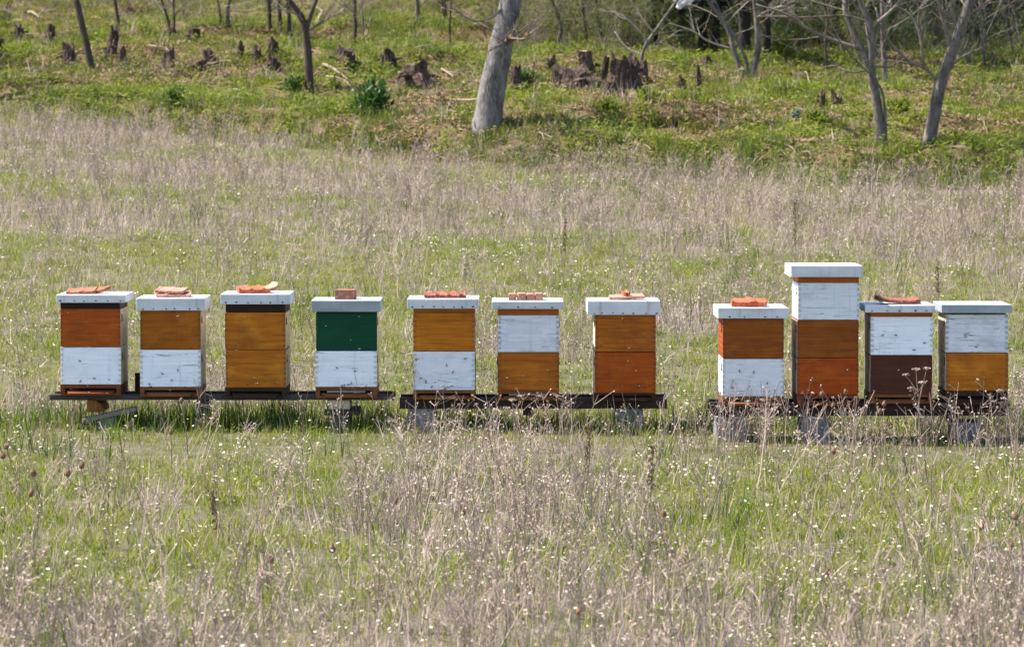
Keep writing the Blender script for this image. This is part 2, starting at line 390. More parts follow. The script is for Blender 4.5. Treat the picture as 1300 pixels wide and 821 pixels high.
DS = [drystem('dry_weed_stem', 4, .18, .42, .09) for _ in range(5)]
def flowers(name, nf, m, sz):
    mb = MB()
    for _ in range(nf):
        x, y = rng.gauss(0, .09), rng.gauss(0, .09); h = rng.uniform(.06, .16)
        top = Vector((x + rng.uniform(-.02, .02), y + rng.uniform(-.02, .02), h))
        mb.tube([(x, y, 0), top], [.001, .0008], 3, 0, .5, False)
        nrm = Vector((rng.uniform(-.6, .6), rng.uniform(-.7, .4), 1)).normalized(); u = nrm.orthogonal().normalized(); w = nrm.cross(u); r = sz * rng.uniform(.5, 1.3)
        vs = [top]; 
        for j in range(10):
            an = j * .6283; rr = r * (1 if j % 2 else .68); vs.append(top + (u * math.cos(an) + w * math.sin(an)) * rr + nrm * .25 * r)
        mb.add(vs, [(0, 1 + j, 1 + (j + 1) % 10) for j in range(10)], 1, rng.random())
    return mb.mesh(name, [M['grass'], m])
FW = [flowers('white_flower_cluster', n, M['petal'], .0088) for n in (3, 4, 6, 8)]
FY = [flowers('yellow_flower_cluster', n, M['yellow'], .008) for n in (1, 2)]
def weed(name, n, sz, hh, r, mats):
    mb = MB()
    for _ in range(n):
        an = rng.uniform(0, 6.283); q = r * math.sqrt(rng.random()); c = Vector((q * math.cos(an), q * math.sin(an), rng.uniform(.0, hh)))
        az = rng.uniform(0, 6.283); el = rng.uniform(-.3, .9); u = Vector((math.cos(az) * math.cos(el), math.sin(az) * math.cos(el), math.sin(el)))
        w = u.cross(Vector((0, 0, 1))).normalized(); s_ = sz * rng.uniform(.5, 1.3)
        mb.leaf(c, u * s_, w * s_ * rng.uniform(.3, .55), rng.randrange(len(mats)), rng.random())
    return mb.mesh(name, mats)
WD = [weed('low_weed_clump', 26, .028, .10, .13, [M['weed']]) for _ in range(4)]
LI = [weed('leaf_litter_patch', 26, .032, .02, .22, [M['litter']]) for _ in range(4)]
for m_ in LI: pass
def twigpatch(name):
    mb = MB()
    for _ in range(5):
        x, y = rng.uniform(-.2, .2), rng.uniform(-.2, .2); az = rng.uniform(0, 3.14); l = rng.uniform(.08, .3)
        d = Vector((math.cos(az), math.sin(az), rng.uniform(-.1, .25))) * l
        mb.tube([Vector((x, y, .015)) - d * .5, Vector((x, y, .03)), Vector((x, y, .02)) + d * .5], [.004, .0035, .002], 3, 0, rng.random(), False)
    return mb.mesh(name, [M['stick']])
TW = [twigpatch('twig_patch') for _ in range(3)]

def sample(y0, y1, dens, mask=None, wid=1.3, extra=.8):
    half = .1334 * (y1 + 26.6) * wid + extra
    n = int(dens * (y1 - y0) * 2 * half)
    y = nr.uniform(y0, y1, n); x = nr.uniform(-half, half, n)
    keep = np.abs(x) < .1334 * (y + 26.6) * wid + extra
    if mask is not None: keep &= nr.random(n) < mask(x, y)
    return x[keep], y[keep]
def nearlow(x, y): return 1 - .5 * np.exp(-((y + 1.25) / .9) ** 2)
def place(parts, tilt=.12, s0=.8, s1=1.25, dz=0.0, sfun=None):
    x = np.concatenate([p[0] for p in parts]); y = np.concatenate([p[1] for p in parts]); n = len(x)
    P = np.stack([x, y, gz(x, y) + dz], -1)
    rot = np.stack([nr.normal(0, tilt, n), nr.normal(0, tilt, n), nr.uniform(0, 6.283, n)], -1)
    sc = nr.uniform(s0, s1, n)
    if sfun is not None: sc = sc * sfun(x, y)
    return P, rot, sc
def dryness(x, y):
    f = fbm(x * .55, y * .42, 101, 4); e = edge_y(x) - y
    b = .10 * np.exp(-(e / 5.0) ** 2) + .10 * sst(.5, 3.0, x) * sst(-3, -7, y) + .05 * sst(-2, -6, x) * sst(8, 14, y) - .06 * np.exp(-((y - 3) / 4) ** 2) - .13 * np.exp(-((y + 1.2) / 1.3) ** 2) * (1 - .6 * sst(1.2, 2.4, x))
    return sst(.495, .63, f + b)
meadow = lambda x, y: (y < edge_y(x) + .35) * 1.0
greenm = lambda x, y: meadow(x, y) * (1 - .55 * dryness(x, y))
drym = lambda x, y: meadow(x, y) * (.13 + .87 * dryness(x, y))
woodm = lambda x, y: (y > edge_y(x) - .2) * 1.0
scatter('meadow_grass', *place([sample(-12, 2, 95, greenm), sample(2, 30, 60, greenm)], .1, .7, 1.3, 0, nearlow), GT, 'short green spring grass all over the meadow', 'grass')
scatter('dry_grass', *place([sample(-12, 2, 55, drym), sample(2, 30, 45, drym)], .15, .6, 1.25, 0, nearlow), DT, 'pale pinkish dry grass standing in patches over the meadow', 'dry grass')
def frontdense(x, y):
    return np.clip(np.exp(-((y + .9) / .45) ** 2) * (np.exp(-((x - 1.55) / .3) ** 2) + sst(2.5, 3.0, x) + .5 * np.exp(-((x - 2.2) / .3) ** 2) + .5 * np.exp(-((x + .55) / .2) ** 2)), 0, 1)
scatter('dry_weed_stems', *place([sample(-12, 2, 17, drym), sample(2, 30, 12, drym), sample(-2.2, -.35, 55, frontdense)], .15, .6, 1.25), DS, 'thin branching dry weed stems among the grass', 'dry weeds')
flm = lambda x, y: (y < edge_y(x) - 1.5) * (.22 + .78 * sst(.45, .68, fbm(x * .9, y * .6, 77, 3))) * (1 - .4 * dryness(x, y))
scatter('tall_dry_stalks', *place([sample(-10, -2.5, 3.2, drym), sample(1.5, 22, 1.3, drym)], .2, .8, 1.2), DL, 'coarse pale dry stalks sticking out of the grass', 'dry weeds')
scatter('meadow_weeds', *place([sample(-12, 2, 16, greenm), sample(2, 26, 9, greenm)], .15, .35, .8, -.005, nearlow), WD, 'low broad-leaved weeds between the grass', 'weeds')
scatter('white_wildflowers', *place([sample(-12, 2, 15, flm), sample(2, 24, 9, flm)], .1, .8, 1.2), FW, 'tiny white wildflowers dotted through the grass', 'wildflowers')
scatter('yellow_wildflowers', *place([sample(-12, 2, .6, meadow), sample(2, 40, .5)], .1, .8, 1.2), FY, 'few tiny yellow flowers in the grass', 'wildflowers')
undm = lambda x, y: np.exp(-((y - .25) / .35) ** 2) * (fbm(x * 2, y * 2, 9) > .42)
lw = lambda x, y: woodm(x, y) * sst(.50, .62, fbm(x * .6, y * .5, 55))
scatter('lush_grass', *place([sample(-.6, 1.0, 75, undm), sample(-12, 20, 3.0, lambda x, y: sst(.58, .7, fbm(x * .9, y * .7, 15))), sample(17, 48, 16, lw), sample(17, 48, 2.5, woodm), sample(14, 30, 60, lambda x, y: np.exp(-((y - edge_y(x) - .45) / .45) ** 2) * sst(.38, .5, fbm(x * 1.2, y * .6, 19)))], .12, .6, 1.35), LT, 'taller dark green grass under the hive stands and on the slope, its dark tufts painting shade at the bank foot', 'grass')  # dark tufts along the bank foot and slope stand in for shade
brown = lambda x, y: .16 * np.exp(-((x + 1.6) / 2.6) ** 2 - ((y - 27) / 4.5) ** 2)
wg = lambda x, y: woodm(x, y) * (.12 + .88 * sst(.42, .57, fbm(x * .8, y * .7, 66, 4) - brown(x, y)))
scatter('slope_weeds', *place([sample(16, 34, 34, wg, 1.25), sample(34, 70, 22, wg, 1.2)], .2, .45, 1.8), WD, 'low fresh green weeds covering the wooded slope', 'weeds')
wl = lambda x, y: woodm(x, y) * (1 - sst(.40, .54, fbm(x * .8, y * .7, 66, 4) - brown(x, y)))
scatter('slope_grass', *place([sample(15, 34, 55, lambda x, y: woodm(x, y) * (.15 + .85 * sst(.40, .56, fbm(x * .9, y * .8, 88, 4) - .6 * brown(x, y))), 1.25), sample(34, 75, 30, woodm, 1.2)], .15, .8, 1.5), MT, 'short bright grass and moss covering the wooded slope', 'grass')
scatter('leaf_litter', *place([sample(17, 34, 34, wl, 1.25), sample(34, 60, 12, wl, 1.2)], .12, .8, 1.4, .012), LI, 'brown fallen leaves lying on the wooded slope', 'leaf litter')
scatter('slope_twigs', *place([sample(17, 34, 6, woodm, 1.25), sample(34, 60, 2, woodm, 1.2)], .15, .7, 1.4, .01), TW, 'small pale twigs littering the slope', 'twigs')
scatter('slope_dry_grass', *place([sample(16, 34, 2.5, woodm, 1.25), sample(34, 70, 4, woodm, 1.2), sample(14, 29, 30, lambda x, y: np.exp(-((y - edge_y(x) + .35) / .5) ** 2) * sst(.35, .6, fbm(x * 1.3, y * .5, 29)))], .15, .8, 1.7), DT, 'thin dry grass along the foot of the slope and under the trees', 'dry grass')

# ------------------------------------------------------------------ beehives
HD = .50
def add_box_part(name, root, w, h, z0, front, side, label=None, dx=0.0, d=HD, rz=0.0, latch=True):
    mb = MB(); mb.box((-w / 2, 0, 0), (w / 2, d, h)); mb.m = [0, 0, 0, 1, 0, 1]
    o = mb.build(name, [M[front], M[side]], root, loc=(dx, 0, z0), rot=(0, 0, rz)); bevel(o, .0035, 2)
    if label: o['label'] = label
    if latch:
        for s_ in (-1, 1):
            q = MB(); q.box((-.003, .07, h * .70), (.003, .095, h * .86)); q.box((-.005, .076, h * .66), (.005, .089, h * .72))
            lo = q.build('latch', M['nail'], o, loc=(s_ * (w / 2 + .001), 0, 0))
    return o
def make_hive(px0, px1, Yf, ytop, ylidb, tiers, yfloor, label, lid, lidx, nails, rim, floor, lean=0.0, yaw=0.0, strip=None):
    """px0..px1: front width; tiers from the top: (y0, y1, name, front, side, part label)"""
    xc = at((px0 + px1) / 2, 450, Yf).x; w = (px1 - px0) * (Yf + 26.6) / F
    zb = at(650, yfloor, Yf).z
    Zp = lambda py: at(650, py, Yf).z - zb
    root = empty('beehive', (xc, Yf, zb), yaw); root.rotation_euler.y = lean
    tag(root, label, 'beehive', 'beehives standing in a row on the rails')
    # floor with entrance and landing board
    top = Zp(tiers[-1][1]); mb = MB(); t = .022
    mb.box((-w / 2, 0, 0), (w / 2, HD, .016)); mb.box((-w / 2, 0, .0165), (-w / 2 + .03, HD, top)); mb.box((w / 2 - .03, 0, .0165), (w / 2, HD, top))
    mb.box((-w / 2 + .0305, .045, .0165), (w / 2 - .0305, HD, top - .002), 1)  # solid black fill paints the darkness inside the entrance
    mb.box((-w / 2 + .0305, .004, top * .66), (w / 2 - .0305, .044, top - .0005))
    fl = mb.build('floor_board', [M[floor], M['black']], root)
    q = MB(); e = w / 2 - .035
    q.add([(-e, .03, top * .46), (e, .03, top * .46), (e * .82, -.055, top * .24), (-e * .82, -.055, top * .24),
           (-e, .03, top * .46 - .012), (e, .03, top * .46 - .012), (e * .82, -.055, top * .24 - .012), (-e * .82, -.055, top * .24 - .012)],
          [(3, 2, 1, 0), (4, 5, 6, 7), (7, 6, 2, 3), (6, 5, 1, 2), (5, 4, 0, 1), (4, 7, 3, 0)])
    q.build('landing_board', M[floor], fl)
    if strip:
        q = MB(); q.box((-e * .75, -.006, top * .5), (e * .75, .0035, top * .64)); q.build('entrance_reducer', M['greystrip'], fl)
    # boxes
    for i, (a, b, nm, fr, sd, pl) in enumerate(tiers):
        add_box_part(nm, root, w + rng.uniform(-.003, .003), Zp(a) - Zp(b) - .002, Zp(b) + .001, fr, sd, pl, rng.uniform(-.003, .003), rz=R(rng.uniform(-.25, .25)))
    yt = tiers[0][0]
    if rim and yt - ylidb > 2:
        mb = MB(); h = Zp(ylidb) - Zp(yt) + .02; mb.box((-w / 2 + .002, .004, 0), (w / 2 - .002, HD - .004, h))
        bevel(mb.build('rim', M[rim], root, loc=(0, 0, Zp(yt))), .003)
    # telescoping lid with folded corner seams and a row of nails
    lx0, lx1 = [at(q_, 380, Yf - .03).x - xc for q_ in lidx]
    zt = Zp(ytop) - .0215 ; zl = Zp(ylidb)           # the top face is seen foreshortened
    h = max(.05, at(650, ytop, Yf + .53).z - zb - zl)
    mb = MB(); mb.box((lx0, -.03, 0), (lx1, .53, h))
    lo = mb.build('lid', [M[lid], M['nail']], root, loc=(0, 0, zl)); bevel(lo, .004, 2)
    for j in range(nails):
        x = lx0 + (lx1 - lx0) * (j + .5 + rng.uniform(-.18, .18)) / nails; z = rng.uniform(.010, .015)
        n_ = 8; r = rng.uniform(.005, .008); q = MB()
        vs = [(r * math.cos(6.283 * i / n_), -.0025, r * .7 * math.sin(6.283 * i / n_)) for i in range(n_)]
        vs += [(a_, .003, c_) for a_, b_, c_ in vs]
        q.add(vs, [list(range(n_))[::-1]] + [(i, (i + 1) % n_, n_ + (i + 1) % n_, n_ + i) for i in range(n_)])
        q.build('nail', M['nail'], lo, loc=(x, -.0305, z))
    return root, zb + zl + h, xc
UB, LB = 'super', 'brood_box'
HV = []
def hv(*a, **k): HV.append(make_hive(*a, **k)); return HV[-1]
hv(76.5, 153, 0, 370, 384, [(392, 440.2, UB, 'rust', 'sidewood', 'orange-red upper box'), (440.6, 488, LB, 'white', 'sidewood', 'white lower box')], 501.5,
   'orange-red over white beehive with a black band under its white lid, leftmost in the row', 'lidwhite', (71, 159), 6, 'rimdark', 'floorred', yaw=R(-.3))
hv(177.5, 254.5, 0, 374, 394, [(394.6, 443.5, UB, 'brown', 'sidewood', 'brown upper box'), (443.8, 491, LB, 'white', 'sidewood', 'white lower box')], 503,
   'brown over white beehive between the black-banded orange one and the all-amber one', 'lidwhite', (173, 260), 6, None, 'floor', yaw=R(.2))
hv(286, 363, 0, 369, 386, [(396.5, 443.6, UB, 'amber', 'sidewood', 'amber upper box'), (444, 492, LB, 'amber', 'sidewood', 'amber lower box')], 505,
   'beehive with both boxes amber brown, a dark band below the lid', 'lidwhite', (280, 367.5), 6, 'rimdark', 'floordark', yaw=R(-.2))
hv(400.5, 478.5, 0, 377, 395.5, [(396.5, 445, UB, 'green', 'sidewood', 'dark green upper box'), (445.4, 491, LB, 'white', 'sidewood', 'white lower box')], 505,
   'dark green over white beehive with a grey metal lid', 'lidgrey', (395, 483), 0, None, 'floor', yaw=R(.3), strip=1)
hv(524.5, 603, 0, 375, 391.5, [(397, 445.5, UB, 'amber', 'sidewood', 'amber upper box'), (446, 495, LB, 'white', 'sidewood', 'white lower box')], 507,
   'amber over white beehive, leftmost on the middle stand, with dry weeds at its corner', 'lidwhite', (517, 607.5), 7, 'rimbrown', 'floor', yaw=R(-.2))
hv(631.5, 710, 0, 378, 392, [(400, 447, UB, 'wornwhite', 'sidewood', 'worn white upper box'), (447.4, 495.5, LB, 'brown', 'sidewood', 'amber-brown lower box')], 508,
   'worn white over amber-brown beehive at the middle of the middle stand', 'lidpale', (624.5, 715.5), 4, 'rimbrown', 'floor', yaw=R(.2), strip=1)
hv(755, 832.5, 0, 377.5, 399.5, [(400, 446.5, UB, 'brown', 'sidewood', 'brown upper box'), (447, 499, LB, 'rust', 'sidewood', 'orange-red lower box')], 508,
   'beehive of brown over orange-red boxes at the right end of the middle stand', 'lidwhite', (746, 838), 7, None, 'floordark', yaw=R(.2))
YR = -.55
hv(917.5, 995.5, YR, 386, 404, [(404.6, 455, UB, 'redbrown', 'orange', 'red-brown upper box'), (455.4, 503, LB, 'white', 'white', 'white lower box')], 514,  # upper box side takes the brighter orange to paint its sunlit face
   'red-brown over white beehive at the left end of the right-hand stand', 'lidwhite', (911.5, 1001), 4, None, 'floor', yaw=R(.5))
hv(1012.5, 1090.5, YR, 333.5, 351.5, [(359, 406, UB, 'wornwhite', 'white', 'white top box'), (406.5, 454, LB, 'redbrown', 'sidewood', 'red-brown middle box'), (454.4, 501, LB, 'orange', 'sidewood', 'orange-red bottom box')], 515,
   'tallest beehive, three boxes high, white box above two reddish ones', 'lidwhite', (1004, 1095), 0, 'rimbrown', 'floorred', yaw=R(.3))
hv(1105, 1184, YR, 384, 396.5, [(402, 450.6, UB, 'white', 'sidewood', 'white upper box'), (451, 500, LB, 'maroon', 'sidewood', 'dark maroon lower box')], 512,
   'white over dark maroon beehive second from the right end of the row', 'lidwhite', (1099, 1187), 5, 'rimbrown', 'floor', yaw=R(-.2))
hv(1201, 1280, YR, 382, 397, [(399, 447.4, UB, 'wornwhite', 'sidewood', 'white upper box'), (447.8, 496, LB, 'amber', 'sidewood', 'amber lower box')], 515,
   'white over amber beehive with a grey lid, rightmost in the row', 'lidgrey', (1195.5, 1285), 0, None, 'floordark', yaw=R(-.2))

# things lying on the lids
def tile(w, d, h, ribs, amp, mat, rough=.004, skew=0.0, name='roof_tile'):
    mb = MB(); nx_ = 26; top = []; bot = []
    for j in range(5):
        for i in range(nx_ + 1):
            u = i / nx_; x = (u - .5) * w; y = (j / 4 - .5) * d + ((rng.uniform(-rough, rough) * .5 + .006 * math.sin(9 * u + w * 60)) if j in (0, 4) else 0)
            b = max(0.0, math.cos(2 * math.pi * ribs * u + skew * j)) ** 2 * amp if ribs else 0
            b = min(b, amp * .7)
            if i in (0, nx_): x += rng.uniform(-rough, rough) * 2
            top.append((x, y, h + b + rng.uniform(-rough, rough) * .15)); bot.append((x, y, rng.uniform(0, rough) * .5 + b * .3))
    n = nx_ + 1; L_ = len(top); fs = []
    for j in range(4):
        for i in range(nx_):
            a_ = j * n + i; fs.append((a_, a_ + 1, a_ + n + 1, a_ + n)); fs.append((L_ + a_ + n, L_ + a_ + n + 1, L_ + a_ + 1, L_ + a_))
    for i in range(nx_): fs.append((L_ + i, L_ + i + 1, i + 1, i)); a_ = 4 * n + i; fs.append((a_, a_ + 1, L_ + a_ + 1, L_ + a_))
    for j in range(4): a_ = j * n; fs.append((a_, a_ + n, L_ + a_ + n, L_ + a_)); a_ += nx_; fs.append((L_ + a_, L_ + a_ + n, a_ + n, a_))
    mb.add(top + bot, fs)
    return mb.build(name, M[mat])
def on_lid(o, hi, px, label, cat='roof tile', yoff=.2, dz=0.0, rot=(0, 0, 0)):
    rt, zt, xc = HV[hi]; p = at(px, 372, rt.location.y + yoff)
    tip = R(rng.uniform(3, 5.5)) if 'tile' in o.name else 0
    o.location = (p.x, rt.location.y + yoff, zt + dz + .1 * tip); o.rotation_euler = (rot[0] + tip, rot[1], rot[2])
    return tag(o, label, cat, 'tiles and bricks weighing down the hive lids')
on_lid(tile(.20, .22, .018, 2, .008, 'terra'), 0, 104, 'left one of two flat broken terracotta tiles on the leftmost hive', rot=(0, R(-3), R(4)))
on_lid(tile(.15, .2, .018, 1, .008, 'terra'), 0, 123.5, 'right one of two flat broken terracotta tiles on the leftmost hive', rot=(0, R(-6), R(-6)), dz=.004, yoff=.24)
on_lid(tile(.25, .22, .018, 3, .006, 'terrapale'), 1, 220, 'lower pale terracotta tile on the brown over white hive', rot=(0, 0, R(5)))
on_lid(tile(.20, .17, .016, 2, .007, 'terrapale'), 1, 218, 'upper smaller terracotta tile stacked on another tile', rot=(R(2), R(2), R(-8)), dz=.0285)
on_lid(tile(.22, .24, .028, 2.5, .014, 'terrared', skew=.35), 2, 322, 'bright orange-red ridged roof tile on the all-amber hive', rot=(0, 0, R(8)))
on_lid(tile(.09, .14, .02, 1, .01, 'terrapale'), 2, 345, 'small pale tile fragment leaning beside the orange ridged tile', rot=(0, R(-24), R(20)), dz=.021)
b_ = MB(); b_.box((-.068, -.06, 0), (.068, .06, .068)); bo = b_.build('brick', M['brick']); bevel(bo, .004, 2); on_lid(bo, 3, 439, 'half red brick on the grey lid of the green hive', 'brick', rot=(0, 0, R(-6)))
on_lid(tile(.29, .22, .020, 3.5, .014, 'terradark', skew=.7), 4, 565, 'dark weathered ribbed roof tile on the amber over white hive', rot=(0, 0, R(4)))
for j, (px_, l_) in enumerate(((650.5, 'leftmost of four pink brick pieces on the worn white hive'), (662, 'pink brick piece second from left on the worn white hive'), (673, 'pink brick piece third from left on the worn white hive'), (684, 'rightmost of four pink brick pieces on the worn white hive'))):
    b_ = MB(); b_.box((-.027, -.08, 0), (.027, .08, .046 + .004 * (j % 2))); bo = b_.build('brick_piece', M['terrapale']); bevel(bo, .006, 2)
    on_lid(bo, 5, px_, l_, 'brick', rot=(0, 0, R(rng.uniform(-5, 5))))
on_lid(tile(.24, .2, .018, 0, 0, 'terrapale'), 6, 795, 'flat grey-pink slab on the brown over orange-red hive', 'slab', rot=(0, R(-2.5), R(3)), dz=.006)
on_lid(tile(.035, .12, .02, 1, .01, 'terra', name='tile_fragment'), 6, 794, 'small red tile fragment on top of the flat slab', 'tile fragment', rot=(0, 0, R(8)), dz=.028)
on_lid(tile(.23, .24, .034, 1.5, .014, 'terrared', skew=.5), 7, 951, 'orange-red rounded roof tile on the red-brown over white hive', rot=(0, 0, R(-6)))
on_lid(tile(.29, .22, .020, 1, .014, 'terradark'), 9, 1140, 'dark red roof tile on the white over maroon hive', rot=(0, R(2.5), R(5)), dz=.008)

# ------------------------------------------------------------------ stands and their supports
def rail_stand(px0, px1, Yf, y0, y1, mat, label, sag=0.0, brackets=()):
    a_, b_ = at(px0, y0, Yf), at(px1, y0, Yf); z1 = at(650, y0, Yf).z; z0 = at(650, y1, Yf).z
    root = empty('hive_stand', ((a_.x + b_.x) / 2, Yf, z0)); tag(root, label, 'hive stand', 'long rails carrying the hives')
    for yo in (.03, .36):
        mb = MB(); n = 24; L_ = b_.x - a_.x; h = z1 - z0; vs = []
        for i in range(n + 1):
            x = -L_ / 2 + L_ * i / n; s_ = -sag * (1 - (2 * i / n - 1) ** 2)
            j = lambda q=.002: rng.uniform(-q, q)
            vs += [(x, yo + j(), s_ + j()), (x, yo + .075 + j(), s_ + j()), (x, yo + .075 + j(), s_ + h - .002), (x, yo + j(), s_ + h - .002)]
        fs = [(3, 2, 1, 0), (4 * n, 4 * n + 1, 4 * n + 2, 4 * n + 3)]
        for i in range(n):
            for q in range(4): fs.append((4 * i + q, 4 * i + (q + 1) % 4, 4 * i + 4 + (q + 1) % 4, 4 * i + 4 + q))
        mb.add(vs, fs); mb.build('rail', M[mat], root)
    for c in brackets:
        x = at(c, y1, Yf).x - root.location.x; mb = MB(); mb.box((x - .038, .035, -.05), (x + .038, .43, -.002)); bevel(mb.build('cross_piece', M[mat], root), .004)
    return root
rail_stand(62, 500, 0, 501, 508, 'railgrey', 'thin dark weathered plank stand under the four left hives')
rail_stand(507, 847, 0, 505, 519, 'rail', 'thick dark brown rail stand under the three middle hives', brackets=(671,))
rail_stand(902, 1283, YR, 511, 528, 'rail', 'thick dark brown rail stand under the four right hives', brackets=(1212,))
def support(name, px0, px1, y0, Yf, mat, label, cat, d=.42, y1=None, yo=.02, rz=0, taper=0.0, grp=None, bw=.012):
    p0, p1 = at(px0, y0, Yf), at(px1, y0, Yf); xc = (p0.x + p1.x) / 2; w = p1.x - p0.x; zt = p0.z
    zb = at(650, y1, Yf).z if y1 else min(g(xc, Yf + yo), g(xc, Yf + yo + d)) - .04
    h = zt - zb; mb = MB(); n = 5; vs = []
    mb.box((-w / 2, 0, 0), (w / 2, d, h))
    o = mb.build(name, M[mat], loc=(xc, Yf + yo, zb), rot=(0, 0, rz))
    bm = bmesh.new(); bm.from_mesh(o.data)
    for v_ in bm.verts:
        if v_.co.z > h / 2: v_.co.x *= 1 - taper
    bmesh.ops.bevel(bm, geom=list(bm.edges), offset=bw, segments=2, affect='EDGES')
    bmesh.ops.subdivide_edges(bm, edges=list(bm.edges), cuts=2, use_grid_fill=True)
    for v_ in bm.verts: v_.co += Vector((rng.uniform(-1, 1), rng.uniform(-1, 1), rng.uniform(-.4, .4))) * .003
    bm.to_mesh(o.data); bm.free()
    return tag(o, label, cat, grp)
SB = 'blocks holding up the stands'
support('concrete_block', 518, 553, 519.5, 0, 'concrete', 'grey concrete block under the left end of the middle stand', 'concrete block', grp=SB)
support('concrete_block', 780, 818, 519.5, 0, 'concrete', 'grey concrete block under the right end of the middle stand', 'concrete block', grp=SB, taper=.06)
support('concrete_block', 910, 948, 528.5, YR, 'concrete', 'grey concrete block under the left end of the right stand', 'concrete block', grp=SB)
support('concrete_block', 1018, 1056, 528.5, YR, 'concrete', 'grey concrete block under the tallest hive', 'concrete block', grp=SB, taper=.05)
support('concrete_block', 1212, 1248, 537, YR, 'concrete', 'grey concrete block under the right end of the right stand', 'concrete block', grp=SB)
# under the left plank: log, slanting plank and its block; post on a brick; wood block, board, concrete
mb = MB(); n = 10; vs = []
h_ = at(650, 508, 0).z - at(650, 523, 0).z; w_ = 21 * 26.6 / F
prof = [(-w_ * .5, 0), (w_ * .52, 0), (w_ * .5, h_ * .3), (w_ * .36, h_ * .65), (w_ * .12, h_ * .95), (-w_ * .1, h_), (-w_ * .5, h_)]
vs = [(x, 0, z) for x, z in prof] + [(x, .4, z) for x, z in prof]; n = len(prof)
mb.add(vs, [list(range(n)), list(range(n, 2 * n))[::-1]] + [(i, n + i, n + (i + 1) % n, (i + 1) % n) for i in range(n)])
p = at(120.5, 523, .02); lg = mb.build('log_segment', M['log'], loc=p); bevel(lg, .005); tag(lg, 'orange-brown split log wedge under the left end of the thin plank', 'log', SB)
pa, pb = at(106, 531, .0), at(173, 516.5, .0); mb = MB(); L_ = (pb - pa).length
mb.box((0, 0, -.028), (L_, .16, 0)); pl = mb.build('loose_plank', M['plank'], loc=pa, rot=(0, -math.atan2(pb.z - pa.z, pb.x - pa.x), R(3))); bevel(pl, .004); pl.location.y -= .06
tag(pl, 'short grey weathered plank lying tilted below the split log', 'plank')
support('concrete_block', 122, 146, 527.5, 0, 'concrete', 'low grey block half buried under the tilted plank', 'concrete block', d=.3, grp=SB, yo=.0)
support('wooden_post', 249.5, 264.5, 508, 0, 'railgrey', 'short dark wooden post standing on a reddish brick', 'post', d=.1, y1=530, taper=-.0, grp=SB, bw=.005)
support('brick', 245, 268, 530.3, 0, 'brick', 'reddish old brick in the grass under the dark post', 'brick', d=.12, yo=-.01, grp=SB)
support('wooden_block', 416, 444, 508, 0, 'sidewood', 'pale wooden block wedged under the plank below the green hive', 'wooden block', d=.36, y1=520, grp=SB, bw=.005)
support('board', 412, 456, 520.2, 0, 'railgrey', 'dark short board lying on a concrete block below the green hive', 'board', d=.4, y1=527, yo=-.01, grp=SB, bw=.004)
support('concrete_block', 420, 444, 527.3, 0, 'concrete', 'pale low concrete block under the short dark board', 'concrete block', d=.36, grp=SB)
support('wooden_block', 164.5, 176, 478, 0, 'maroon', 'dark red wooden block standing on the plank between two left hives', 'wooden block', d=.08, y1=501, yo=.36, bw=.003)

# ------------------------------------------------------------------ bees
mb = MB(); mb.tube([(0, -.0075, 0), (0, -.005, .0004), (0, -.0028, .0002), (0, -.0008, .0004), (0, .003, 0), (0, .0062, -.0006), (0, .0085, -.001)], [.0009, .0019, .0014, .0026, .0028, .0022, .0005], 8)
bee = empty('honey_bee'); BS = 1.3; bo = mb.build('body', M['bee'], bee, True)
for s_ in (-1, 1):
    q = MB(); q.add([(s_ * .001, -.001, .0026), (s_ * .004, .001, .0034), (s_ * .0062, .0062, .0028), (s_ * .0038, .0075, .0026), (s_ * .001, .003, .0026)], [(0, 1, 2, 3, 4)]); q.build('wing', M['wing'], bee)
bee_first = [True]
def put_bee(px, py, Y, onface, label):
    o = bee if bee_first[0] else copy_tree(bee); bee_first[0] = False
    o.location = at(px, py, Y)
    if onface: o.rotation_euler = Euler((R(90), rng.uniform(0, 6.283), 0)); o.location.y -= .003
    else: o.rotation_euler = Euler((rng.uniform(-.4, .4), rng.uniform(-.4, .4), rng.uniform(0, 6.283)))
    o.scale = (BS, BS, BS); tag(o, label, 'bee', 'honey bees at the hives')
BL = {0: ('leftmost hive', [(101, 458), (120, 480), (102, 484), (112, 489)]), 1: ('brown over white hive', [(206, 474), (218, 483), (226, 470), (190, 488)]),
      3: ('dark green over white hive', [(428, 467), (451, 471), (442, 488), (446, 486), (437, 489), (434, 490)]),
      4: ('amber over white hive', [(534, 480), (541, 484), (567, 463), (575, 472), (591, 455), (548, 491), (565, 493)]),
      7: ('red-brown over white hive', [(939, 471), (957, 472), (974, 486), (930, 492)]), 9: ('white over maroon hive', [(1121, 425), (1137, 425), (1174, 435), (1160, 444)]), 10: ('rightmost hive', [(1239, 440), (1225, 425)])}
for hi, (nm, L_) in BL.items():
    for px, py in L_: put_bee(px, py, HV[hi][0].location.y - .004, True, 'tiny dark honey bee sitting on the white box of the ' + nm)
FB = [(87, 398), (226, 402), (148, 520), (455, 402), (445, 432), (457, 443), (413, 414), (663, 478), (696, 470), (645, 480), (798, 459), (808, 471), (799, 442), (790, 405), (300, 445), (322, 480), (310, 403), (560, 400), (615, 430), (730, 480), (870, 440), (1030, 480), (1075, 470), (1140, 470), (1250, 480)]
for hi_ in range(11):
    hx = HV[hi_][0].location
    for _ in range(3):
        q = bee if False else copy_tree(bee); q.location = (hx.x + rng.uniform(-.15, .15), hx.y - rng.uniform(.05, .3), hx.z + rng.uniform(.02, .14)); q.rotation_euler = (rng.uniform(-.4, .4), rng.uniform(-.4, .4), rng.uniform(0, 6.283)); q.scale = (BS, BS, BS); tag(q, 'tiny honey bee hovering low before a hive entrance', 'bee', 'honey bees at the hives')
